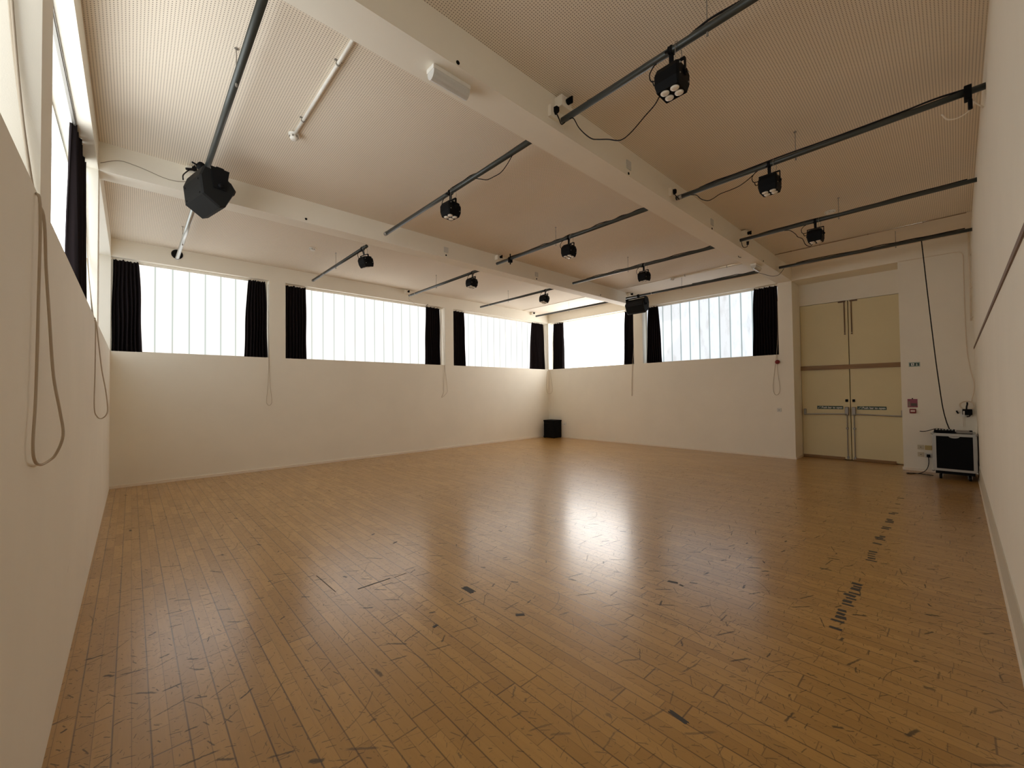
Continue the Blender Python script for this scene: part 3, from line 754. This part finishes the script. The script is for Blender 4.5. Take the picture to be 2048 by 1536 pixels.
# ------------------------------------------------------------------ loudspeakers
def make_speaker(prof, L, axis_dir, pivot, label):
    """prof: end profile in (across, z) relative to the bar; extruded along axis_dir"""
    t = thing('loudspeaker', label, 'loudspeaker', pivot, 'loudspeakers on the bars')
    ax = Vector(axis_dir).normalized(); cr = Vector((ax.y, -ax.x, 0)); pv = Vector(pivot)
    def pt(c, z, l): return pv+cr*c+Vector((0, 0, z))+ax*l
    def tri(c, z, l0, l1):  # taper the two ends a little
        return pt(c, z, l0), pt(c, z, l1)
    cc = sum(p[0] for p in prof)/len(prof); cz = sum(p[1] for p in prof)/len(prof)
    def ringat(l, s): return [pt(cc+(c-cc)*s, cz+(z-cz)*s, l) for c, z in prof]
    bm = bmesh.new(); ring_loft(bm, [ringat(0, .93), ringat(.018, 1), ringat(L-.018, 1), ringat(L, .93)])
    obj('cabinet', bm, MGREYP, t)
    # grille: over the front edges (indices 3..5 of the profile)
    f0, f1 = prof[3], prof[5]
    n = Vector((f1[1]-f0[1], -(f1[0]-f0[0]))); n.normalize()
    if n.x < 0: n = -n
    bm = bmesh.new(); pr = [f0, prof[4], f1]
    outer = [(c+n.x*.010, z+n.y*.010) for c, z in pr]
    ring_loft(bm, [[pt(c, z, l) for c, z in pr+outer[::-1]] for l in (.02, L-.02)])
    obj('grille', bm, simple('speaker_grille_mesh', (.006, .006, .006), .8), t)
    # bracket: side plates and top strap
    bm = bmesh.new()
    top = max(p[1] for p in prof)
    for l in (-.012, L+.004):
        pts = [(cc-.05, cz-.02), (cc+.05, cz-.02), (cc+.075, top+.012), (cc-.075, top+.012)]
        ring_loft(bm, [[pt(c, z, l) for c, z in pts], [pt(c, z, l+.008) for c, z in pts]])
    pts = [(cc-.03, top+.012), (cc+.03, top+.012), (cc+.03, top+.022), (cc-.03, top+.022)]
    ring_loft(bm, [[pt(c, z, -.012) for c, z in pts], [pt(c, z, L+.012) for c, z in pts]])
    obj('bracket', bm, MBLACK, t)
    for l in (-.03, L+.012):
        bm = bmesh.new(); cyl(bm, pt(cc, cz+.01, l), pt(cc, cz+.01, l+.018), .02, 14); obj('pivot_knob', bm, MBLACKP, t, True)
    bm = bmesh.new(); m = L/2
    cyl(bm, pt(0, top+.02, m), pt(0, -.02, m), .010, 10)
    cyl(bm, pt(0, 0, m-.02), pt(0, 0, m+.02), .034, 16); cyl(bm, pt(-.03, 0, m), pt(-.07, .01, m), .008, 8)
    obj('hook_clamp', bm, MBLACK, t, True)
    (ra, rb) = prof[0], prof[-1]
    nn = Vector((rb[1]-ra[1], -(rb[0]-ra[0]))).normalized()
    if nn.x > 0: nn = -nn
    for s in (.15, .85):
        for l in (.06, L-.06):
            c = ra[0]+(rb[0]-ra[0])*s; z = ra[1]+(rb[1]-ra[1])*s
            bm = bmesh.new(); cyl(bm, pt(c, z, l), pt(c+nn.x*.004, z+nn.y*.004, l), .008, 8)
            obj('screw', bm, MBLACKP, t)
    return t
prof = [(-.075, -.165), (-.045, -.075), (.085, -.085), (.165, -.150), (.208, -.215), (.195, -.255), (.128, -.395), (.080, -.418), (-.055, -.335)]
az = math.radians(-12.6)
make_speaker(prof, .43, (math.sin(az), math.cos(az), 0), (BARS['a'], -3.93, BZ), 'big black loudspeaker hanging from the bar at upper left')
az = math.radians(180)
make_speaker(prof, .45, (math.sin(az), math.cos(az), 0), (BARS['e'], -3.40, BZ), 'black loudspeaker in front of the end wall, under the far end of its bar')

# ------------------------------------------------------------------ boxes, plates, cables on the beams
GP = 'blank plates on the beam faces'
def blank(x, y, z, label, plug=False):
    def hole(t):
        bm = bmesh.new(); cyl(bm, (x, y-.004, z-.082), (x, y+.002, z-.082), .013, 12); obj('cable_hole', bm, MBLACKP, t)
    return plate('blank_plate', x, y, z, .040, .042, label, 'wall plate', GP, MGREYW, 'y', .009, None if plug else hole)
blank(-5.83, -6.35, 3.552, 'blank cream plate on the near beam, left of the sagging cable bar')
blank(-3.82, -6.35, 3.540, 'blank cream plate on the near beam, right of the sagging cable bar')
blank(-5.814, -3.155, 3.566, 'blank cream plate on the far beam left of centre')
blank(-3.796, -3.155, 3.560, 'blank cream plate on the far beam above the corner window')
def hole_only(x, y, z, label):
    bm = bmesh.new(); lathe(bm, [(.013, -.002), (.013, .004), (.008, .005)], (x, y, z), (0, -1, 0), 14)
    tag(obj('cable_grommet', bm, MBLACKP), label, 'cable hole', 'dark cable holes in the beams')
hole_only(-7.851, -6.35, 3.470, 'dark cable hole in the near beam above the emergency light')
hole_only(-7.832, -3.155, 3.486, 'dark cable hole in the far beam left of the smoke detector')
hole_only(-1.723, -6.35, 3.470, 'dark cable hole in the near beam by the small emergency light')
hole_only(-1.751, -3.155, 3.486, 'dark cable hole at the right end of the far beam')
def sockbox(x, y, z, label, s=1.):
    t = thing('socket_box', label, 'socket box', (x, y, z), 'surface socket boxes with black inlets')
    obj('box', B(bevbox, x-.062*s, x+.062*s, y-.075, y, z-.045*s, z+.045*s, .004), MW2, t)
    bm = bmesh.new(); cyl(bm, (x+.01, y-.074, z+.008), (x+.01, y-.110, z+.008), .024*s, 14); box(bm, x+.004, x+.016, y-.125, y-.105, z-.02, z+.032)
    obj('inlet', bm, MBLACKP, t)
sockbox(-6.85, -6.35, 3.648, 'cream socket box on the near beam beside the nearest bar end')
sockbox(-2.70, -6.35, 3.655, 'cream socket box on the near beam above the small plug')
sockbox(-4.77, -3.155, 3.655, 'cream socket box on the far beam at the centre bar end', .85)
sockbox(-4.79, 0, 3.655, 'cream socket box on the far wall band over the middle window', .85)
sockbox(-.72, 0, 3.66, 'cream socket box on the far wall band next to the corner', .85)
sockbox(-.62, -3.155, 3.655, 'cream socket box above the far loudspeaker', .85)
sockbox(-8.93, -3.155, 3.660, 'cream socket box behind the near loudspeaker', .85)
bm = bmesh.new(); lathe(bm, [(.075, 0), (.075, .006), (.06, .012)], (-8.85, 0, 3.635), (0, -1, 0), 24)
tag(obj('wall_rose', bm, MBLACKP), 'black round plate behind the end of the galvanised bar', 'plate')

def plugset(x, y, z, label, pts=None):
    t = thing('plug_socket', label, 'socket', (x, y, z), 'sockets with black plugs on the near beam')
    obj('faceplate', B(bevbox, x-.048, x+.048, y-.03, y, z-.045, z+.045, .003), MW2, t)
    bm = bmesh.new(); ring_loft(bm, [[(x+.005+dx*s, y-.03-h, z+.012+dz*s) for dx, dz in ((-.018, .02), (.018, .02), (.018, -.015), (.006, -.035), (-.006, -.035), (-.018, -.015))] for h, s in ((0, 1), (.03, .85))])
    obj('plug', bm, MBLACKP, t)
    if pts:
        obj('flex', B(tube, pts, .0045), MRUB, t, True)
plugset(-6.945, -6.35, 3.553, 'white socket and black plug at the end of the nearest bar', [(-6.94, -6.395, 3.53), (-6.945, -6.42, 3.48), (-6.92, -6.425, 3.442), (-6.885, -6.43, 3.47)])
plugset(-4.955, -6.35, 3.555, 'white socket and black plug at the end of the long near bay bar', [(-4.95, -6.395, 3.53), (-4.95, -6.42, 3.49), (-4.92, -6.43, 3.47)])
tag(obj('dangling_plug', B(lambda b: (tube(b, [(-2.95, -6.42, 3.48), (-2.95, -6.43, 3.42), (-2.95, -6.45, 3.385), (-2.95, -6.49, 3.385), (-2.95, -6.50, 3.42)], .0045), cyl(b, (-2.95, -6.50, 3.41), (-2.95, -6.502, 3.455), .014, 10, .018))), MRUB, None, True), 'looped black lead and plug hanging under the bar by the near beam', 'plug')

def cable(pts, label, r=.0042, mat=None, name='power_cable', group=None):
    return tag(obj(name, B(tube, pts, r), mat or MRUB, None, True), label, 'cable', group)
cable([(-6.88, -6.475, 3.478), (-6.88, -6.513, 3.461), (-6.88, -6.56, 3.37), (-6.88, -6.619, 3.289), (-6.88, -6.68, 3.225), (-6.88, -6.731, 3.196), (-6.88, -6.82, 3.155), (-6.88, -6.918, 3.103), (-6.88, -7.00, 3.115), (-6.88, -7.111, 3.177), (-6.88, -7.180, 3.215), (-6.90, -7.235, 3.25)], 'black cable sagging deepest, from the near beam to the nearest stage light')
cable([(-4.92, -6.56, 3.475), (-4.92, -6.62, 3.45), (-4.92, -6.666, 3.392), (-4.92, -6.733, 3.350), (-4.92, -6.79, 3.352), (-4.92, -6.859, 3.375), (-4.92, -6.97, 3.38), (-4.92, -7.05, 3.391), (-4.92, -7.13, 3.425), (-4.92, -7.20, 3.470)], 'dark cable drooping under the bar left of the second near stage light')
cable([(-2.95, -6.95, 3.478), (-2.95, -7.015, 3.46), (-2.95, -7.075, 3.395), (-2.95, -7.10, 3.350), (-2.95, -7.15, 3.309), (-2.95, -7.180, 3.23), (-2.95, -7.225, 3.19), (-2.95, -7.255, 3.21)], 'dark cable dipping under the bar by the light above the doors')
cable([(-.94, -6.45, 3.478), (-.93, -6.43, 3.452), (-.93, -6.40, 3.415), (-.87, -6.34, 3.395), (-.87, -6.25, 3.398), (-1.0, -6.17, 3.42), (-1.20, -6.10, 3.440)], 'dark cable looping under the near beam beside the door recess')
cable([(-6.88, -5.82, 3.478), (-6.88, -5.74, 3.42), (-6.88, -5.66, 3.385), (-6.88, -5.56, 3.385), (-6.88, -5.46, 3.395), (-6.88, -5.36, 3.44), (-6.88, -5.28, 3.478)], 'thin brown black cable hanging below the middle bay bar near the emergency light')
cable([(-.965, -8.174, 3.476), (-.955, -8.19, 3.2), (-.93, -8.205, 2.92), (-.85, -8.225, 2.55), (-.78, -8.245, 2.2), (-.70, -8.272, 1.75), (-.60, -8.30, 1.35), (-.54, -8.325, 1.05), (-.50, -8.355, .85), (-.49, -8.385, .728)], 'long black cable dropping from the bar to the flight case', .0065)
for k, lab in (('b', 'black cable strapped along the nearest bar'), ('c', 'black cable strapped along the long bar of the near bay'), ('d', 'black cable strapped along the bar left of the doors'), ('e', 'black cable strapped along the bar above the doors')):
    x = BARS[k]; rr = random.Random(k)
    pts = [(x+.02*rr.uniform(-.6, .6), -8.60+i*.178, BZ+.026+rr.uniform(-.004, .010)) for i in range(12)]
    cable(pts, lab, .007, group='cables strapped along the bars')
for k, lab in (('b', 'black cable strapped along the middle bay bar at left'), ('c', 'black cable strapped along the centre bar of the middle bay'), ('d', 'black cable strapped along the fourth bar of the middle bay'), ('e', 'black cable strapped along the bar of the far loudspeaker')):
    x = BARS[k]; rr = random.Random(k+'m')
    pts = [(x+.02*rr.uniform(-.6, .6), -6.03+i*.118, BZ+.025+rr.uniform(-.003, .012)) for i in range(11 if k in 'be' else 21)]
    cable(pts, lab, .006, group='cables strapped along the bars')
# cream cable loop at the right wall
tag(obj('cream_cable', B(lambda b: (tube(b, [(-4.80, -8.645, 3.545), (-4.80, -8.628, 3.50), (-4.80, -8.60, 3.43), (-4.80, -8.565, 3.396), (-4.80, -8.52, 3.383), (-4.80, -8.475, 3.40), (-4.80, -8.445, 3.455)], .0055),
    tube(b, [(-4.86, -8.47, 3.53), (-4.83, -8.52, 3.558), (-4.80, -8.57, 3.525), (-4.80, -8.62, 3.45), (-4.80, -8.655, 3.40)], .0055))), MCABLEW, None, True), 'loose cream cable loop at the right end of the long bar', 'cable')
tag(obj('bar_hook', B(lambda b: (bevbox(b, -4.945, -4.875, -8.60, -8.56, 3.44, 3.54, .006), cyl(b, (-4.91, -8.59, 3.44), (-4.91, -8.59, 3.37), .012, 10))), MBLACKP), 'black clamp at the right wall end of the long bar', 'clamp')
tag(obj('bar_clamp', B(lambda b: (cyl(b, (-4.91, -3.66, 3.5), (-4.91, -3.62, 3.5), .036, 16), cyl(b, (-4.91, -3.64, 3.41), (-4.91, -3.64, 3.58), .010, 8), bevbox(b, -4.94, -4.88, -3.665, -3.615, 3.44, 3.48, .005))), MBLACKP, None, False), 'empty black clamp on the centre bar near the far beam', 'clamp')
cable([(-9.60, -3.162, 3.512), (-9.476, -3.165, 3.577), (-9.36, -3.165, 3.572), (-9.257, -3.165, 3.551), (-9.16, -3.165, 3.528), (-9.06, -3.17, 3.524), (-8.95, -3.20, 3.545)], 'thin grey wire across the far beam to the near loudspeaker', .0028, simple('grey_wire', (.30, .25, .19), .7), 'thin_wire')
tag(obj('speaker_lead', B(lambda b: (tube(b, [(-8.95, -3.23, 3.66), (-8.98, -3.30, 3.60), (-9.02, -3.42, 3.50), (-9.03, -3.55, 3.40)], .006), tube(b, [(-8.90, -3.26, 3.66), (-8.99, -3.28, 3.63)], .012))), MRUB, None, True), 'short black lead behind the near loudspeaker', 'cable')
cable([(-4.93, -.38, 3.478), (-4.90, -.33, 3.43), (-4.80, -.25, 3.42), (-4.65, -.12, 3.40), (-4.55, -.06, 3.39)], 'thin lead curling from the bar end over the middle far window', .003, MCORD, 'thin_wire')
tag(obj('cord_toggle', B(tube, [(-4.30, -.03, 3.40), (-4.27, -.035, 3.43), (-4.24, -.03, 3.455)], .006), MBLACKP, None, True), 'small dark toggle at the top edge of the middle far window', 'toggle')
cable([(-2.42, -6.2, 3.441), (-2.36, -6.19, 3.436), (-2.30, -6.2, 3.441)], 'short dark wire end under the near beam', .004)

# ------------------------------------------------------------------ emergency lights, detectors, conduits
def emergency(x0, x1, y0, y1, h, label):
    t = thing('emergency_light', label, 'emergency light', ((x0+x1)/2, (y0+y1)/2, HEAD), 'emergency lights under the near beam')
    obj('base_tray', B(bevbox, x0, x1, y0, y1, HEAD-.028, HEAD, .004), MWHITE, t)
    bm = bmesh.new(); ym = (y0+y1)/2; hw = (y1-y0)/2*.96
    ring_loft(bm, [[(x, ym+hw*math.cos(a), HEAD-.026-(h-.026)*math.sin(a)) for a in [PI*k/10 for k in range(11)]] for x in (x0+.006, x1-.006)])
    m = NT('clear_ribbed_diffuser_%d' % int(-x0*10)); p = m.principled((.85, .84, .80, 1), .18, 0, .6); p.inputs['Transmission Weight'].default_value = .25
    obj('diffuser', bm, m.m, t)
    bm = bmesh.new(); cyl(bm, (x0+.03, ym, HEAD-.045), (x1-.03, ym, HEAD-.045), .008, 10); obj('fluorescent_tube', bm, MSIGNW, t, True)
emergency(-7.985, -7.690, -6.275, -6.190, .085, 'clear emergency light unit under the near beam at top left of centre')
emergency(-1.80, -1.50, -6.265, -6.18, .085, 'small looking white emergency light at the far right end of the near beam')
def detector(x, y, label, z=CEIL, r=.05, drop=.04):
    t = thing('smoke_detector', label, 'smoke detector', (x, y, z), 'white smoke detectors on the ceiling')
    obj('base', B(lathe, [(r, 0), (r, .012), (r*.92, .016)], (x, y, z), (0, 0, -1), 28), MWHITE, t, True)
    obj('chamber', B(lathe, [(r*.72, .014), (r*.74, drop*.75), (r*.60, drop), (r*.3, drop+.004)], (x, y, z), (0, 0, -1), 28), MWHITE, t, True)
    bm = bmesh.new()
    for k in range(6): a = k*PI/3; box(bm, x+r*.70*math.cos(a)-.006, x+r*.70*math.cos(a)+.006, y+r*.70*math.sin(a)-.006, y+r*.70*math.sin(a)+.006, z-drop*.7, z-drop*.45)
    obj('vents', bm, MSTEEL, t)
def cond_detector(x, yend, ydet, label, lab2, mat):
    t = thing('conduit', lab2, 'conduit', (x, (yend+ydet)/2, CEIL), 'round conduits serving detectors')
    bm = bmesh.new(); cyl(bm, (x, yend, CEIL-.022), (x, ydet+.02, CEIL-.022), .0125, 12); obj('tube', bm, mat, t, True)
    for y in ((yend*2+ydet)/3, (yend+ydet*5)/6):
        bm = bmesh.new(); box(bm, x-.026, x+.026, y-.007, y+.007, CEIL-.006, CEIL); cyl(bm, (x, y-.006, CEIL-.022), (x, y+.006, CEIL-.022), .0165, 12)
        obj('saddle_clip', bm, MSTEEL, t)
    detector(x, ydet, label, CEIL-.010, .045, .055)
cond_detector(-8.315, -6.095, -4.47, 'smoke detector at the lower end of the white conduit at top left', 'short white conduit on the ceiling at top left', MWHITE)
cond_detector(-1.07, -6.095, -4.48, 'smoke detector on the conduit above the bluish window', 'long cream conduit above the bluish window', MW2)
detector(-7.246, -1.472, 'small smoke detector alone on the far bay ceiling')
detector(-2.544, -7.379, 'round smoke detector on the near bay ceiling above the doors', r=.062, drop=.03)

# ------------------------------------------------------------------ curtain pull cords
def cord(pts, label, r=.0035):
    tag(obj('pull_cord', B(tube, pts, r), MCORD, None, True), label, 'curtain cord', 'curtain pull cords')
cord([(-9.70, -6.36, 3.40), (-9.69, -6.365, 2.9), (-9.66, -6.38, 2.4), (-9.625, -6.42, 2.06), (-9.600, -6.47, 1.98), (-9.599, -6.49, 1.66), (-9.599, -6.52, 1.36), (-9.599, -6.56, 1.21), (-9.598, -6.53, 1.155), (-9.598, -6.42, 1.130),
      (-9.590, -6.33, 1.130), (-9.575, -6.30, 1.150), (-9.558, -6.30, 1.215), (-9.566, -6.30, 1.30), (-9.582, -6.31, 1.43), (-9.592, -6.32, 1.63), (-9.599, -6.34, 1.80), (-9.602, -6.38, 1.97), (-9.63, -6.375, 2.08), (-9.68, -6.36, 2.6), (-9.70, -6.355, 3.1)], 'long beige pull cord loop on the left wall, nearest the camera', .0042)
cord([(-9.70, -3.18, 3.30), (-9.67, -3.20, 2.5), (-9.625, -3.50, 2.06), (-9.602, -3.64, 1.99), (-9.600, -3.645, 1.75), (-9.600, -3.66, 1.57), (-9.600, -3.72, 1.27), (-9.585, -3.66, 1.19), (-9.562, -3.60, 1.172), (-9.535, -3.60, 1.20), (-9.526, -3.60, 1.26), (-9.539, -3.60, 1.41), (-9.563, -3.60, 1.58), (-9.582, -3.60, 1.79), (-9.60, -3.60, 1.98), (-9.625, -3.45, 2.06), (-9.68, -3.2, 2.6)], 'beige pull cord loop at the far end of the left wall', .0042)
cord([(-7.547, .06, 3.38), (-7.550, .03, 2.6), (-7.551, -.006, 2.05), (-7.560, -.008, 1.60), (-7.587, -.008, 1.26), (-7.575, -.008, 1.19), (-7.545, -.008, 1.165), (-7.515, -.008, 1.19), (-7.503, -.008, 1.263), (-7.533, -.008, 1.58), (-7.545, -.006, 2.04), (-7.547, .05, 2.9)], 'pull cord loop under the pillar right of the leftmost far window', .0030)
cord([(-3.83, .06, 3.38), (-3.81, .05, 3.1), (-3.76, .04, 2.41), (-3.78, -.006, 2.04), (-3.802, -.008, 1.67), (-3.812, -.008, 1.38), (-3.865, -.008, 1.262), (-3.85, -.008, 1.25), (-3.77, -.008, 1.309), (-3.700, -.008, 1.38), (-3.700, -.008, 1.45), (-3.722, -.008, 1.635), (-3.775, -.006, 2.04)], 'pull cord below the middle far window, kinked at its end', .0030)
cord([(-.06, .07, 3.3), (-.05, .05, 2.64), (-.03, -.006, 2.04), (-.075, -.008, 1.95), (-.118, -.008, 1.60), (-.115, -.010, 1.42), (-.07, -.012, 1.31), (-.02, -.02, 1.298), (-.012, -.09, 1.31), (-.010, -.145, 1.38), (-.010, -.14, 1.55), (-.010, -.10, 1.75), (-.008, -.045, 2.02)], 'pull cord loop hanging in the far room corner', .0030)
cord([(.05, -2.90, 2.9), (.03, -2.895, 2.43), (-.006, -2.875, 2.08), (-.008, -2.848, 1.63), (-.008, -2.833, 1.27), (-.008, -2.843, 1.24), (-.008, -2.855, 1.27), (-.008, -2.870, 1.63), (-.006, -2.892, 2.06)], 'straight pull cord under the brightest window beside its pillar', .0032)
cord([(.05, -6.09, 3.1), (.03, -6.088, 2.46), (-.006, -6.065, 2.05), (-.008, -6.03, 1.75), (-.008, -5.993, 1.43), (-.008, -6.005, 1.28), (-.008, -6.048, 1.236), (-.008, -6.095, 1.28), (-.008, -6.11, 1.403), (-.008, -6.078, 1.70), (-.006, -6.080, 2.03)], 'pull cord loop below the red sounder left of the doors', .0032)
bm = bmesh.new(); box(bm, -.016, 0, -.016, 0, .45, SILL-.01); tag(obj('mini_trunking', bm, MW2), 'slim vertical trunking in the far room corner above the black case', 'trunking')

# ------------------------------------------------------------------ black case in the far corner
t = thing('padded_case', 'upright black case standing on the floor in the far room corner', 'case', (-.19, -.29, 0))
obj('body', B(bevbox, -.36, -.022, -.50, -.09, .012, .490, .018, 3), MBLACKP, t)
obj('lid', B(bevbox, -.366, -.018, -.506, -.084, .475, .520, .010, 2), MBLACKP, t)
obj('side_handle', B(tube, [(-.362, -.14, .43), (-.395, -.15, .43), (-.395, -.29, .43), (-.362, -.30, .43)], .010), MRUB, t, True)
for x, y in ((-.33, -.47), (-.05, -.47), (-.33, -.12), (-.05, -.12)):
    bm = bmesh.new(); cyl(bm, (x, y, 0), (x, y, .014), .016, 12); obj('foot', bm, MRUB, t)
obj('corner_wheel', B(cyl, (-.375, -.12, .03), (-.355, -.12, .03), .03, 16), MRUB, t, True)

# ------------------------------------------------------------------ tape remnants on the floor
rnd = random.Random(5)
def tape(x, y, w, l, a=0., label=None, grp='worn black tape remnants in a line on the floor'):
    """ragged thin scrap of tape"""
    bm = bmesh.new(); n = 9
    top = []; ca, sa = math.cos(a), math.sin(a)
    pts = [(-w/2+w*i/n, -l/2*(rnd.uniform(.75, 1))) for i in range(n+1)]+[(w/2-w*i/n, l/2*(rnd.uniform(.75, 1))) for i in range(n+1)]
    ring_loft(bm, [[(x+px*ca-py*sa, y+px*sa+py*ca, z) for px, py in pts] for z in (0.0, .0006)])
    tag(obj('tape_scrap', bm, MTAPE), label or 'worn black tape scrap in the dashed line towards the flight case', 'tape', grp)
xs = [-2.47, -2.83, -3.32, -3.38, -3.66, -3.72, -3.78, -4.00, -4.06, -4.36, -4.42, -4.47, -4.62, -4.88, -4.94, -5.00, -5.06, -5.12, -5.70, -5.75, -5.80, -5.88, -5.93, -5.98, -6.04, -6.09, -6.20, -6.25, -6.30, -6.36, -6.46]
for x in xs:
    tape(x, -7.98+rnd.uniform(-.012, .012), rnd.uniform(.022, .045), rnd.uniform(.045, .075), rnd.uniform(-.15, .15))
G2 = 'dark tape pieces and splashes on the floor'
tape(-7.674, -6.172, .045, .125, .0, 'dark rectangular tape piece lying mid floor, largest one')
tape(-6.570, -7.085, .028, .075, .3, 'dark ragged mark in the bright floor reflection')
tape(-6.575, -7.15, .018, .035, -.2, 'smaller dark mark beside the ragged one in the reflection')
tape(-7.640, -6.646, .026, .06, .9, 'dark torn tape bit near the centre of the floor')
tape(-8.077, -6.392, .035, .022, .2, 'small dark tape bit left of the centre of the floor')
tape(-7.712, -7.665, .022, .095, -.15, 'dark streak of tape at the bottom right of the floor')
tape(-8.352, -5.38, .006, .38, .03, 'long dark open seam at the left of the floor')
tape(-8.10, -5.628, .24, .014, .0, 'dark crosswise crack joining the open seam')
tape(-7.90, -5.634, .10, .008, .05, 'thin end of the crosswise crack')
tape(-7.664, -4.63, .045, .02, .5, 'dark mark on the floor left of centre, far side')
tape(-7.615, -4.982, .05, .016, .4, 'dark mark on the floor left of centre, near side')

# ------------------------------------------------------------------ unseen block, added so its top edge shades part of the end wall
bm = bmesh.new()
sd = Vector((-1.0, .86, -1.10)).normalized()          # direction in which the sun shines
box(bm, 1.6, 14.0, -16.0, -6.27, -.12, 5.60)
struct('wall_sun_blocker', bm, simple('sun_blocker_render', (.30, .24, .20), .9))
struct('trim_6', B(box, RD+.3, 14.0, -16.0, 6.0, -.25, -.13), simple('yard_ground', (.30, .29, .27), .9))

# ------------------------------------------------------------------ light
w = bpy.data.worlds.new('World'); bpy.context.scene.world = w; w.use_nodes = True
nt = w.node_tree; nt.nodes.clear()
out = nt.nodes.new('ShaderNodeOutputWorld'); bg = nt.nodes.new('ShaderNodeBackground')
sky = nt.nodes.new('ShaderNodeTexSky'); sky.sky_type = 'HOSEK_WILKIE'; sky.sun_direction = (-sd).normalized(); sky.turbidity = 4
nt.links.new(sky.outputs[0], bg.inputs[0]); bg.inputs[1].default_value = .3
nt.links.new(bg.outputs[0], out.inputs[0])
sun = bpy.data.lights.new('sun', 'SUN'); sun.energy = 12; sun.angle = math.radians(.6); sun.color = (1, .96, .88)
so = bpy.data.objects.new('sun', sun); C.objects.link(so); so.location = (12, -8, 14)
so.rotation_euler = sd.to_track_quat('-Z', 'Y').to_euler()

# ------------------------------------------------------------------ camera and view
cam = bpy.data.cameras.new('camera'); co = bpy.data.objects.new('camera', cam); C.objects.link(co)
cam.sensor_width = 36; cam.lens = 14.472848984637588; cam.clip_start = .02
r = Vector((0.73434, -0.678679, -0.011869)); u = Vector((-0.005098, -0.023, 0.999722)); f = Vector((0.678763, 0.734075, 0.02035))
m = Matrix((r, u, -f)).transposed().to_4x4(); m.translation = Vector(CAM)
co.matrix_world = m
sc = bpy.context.scene; sc.camera = co
sc.view_settings.view_transform = 'Standard'; sc.view_settings.look = 'None'
sc.view_settings.gamma = 1; sc.view_settings.exposure = 1.80; sc.view_settings.use_curve_mapping = False
sc.cycles.max_bounces = 14; sc.cycles.diffuse_bounces = 8; sc.cycles.glossy_bounces = 4
sc.cycles.sample_clamp_indirect = 6; sc.cycles.caustics_reflective = False; sc.cycles.caustics_refractive = False
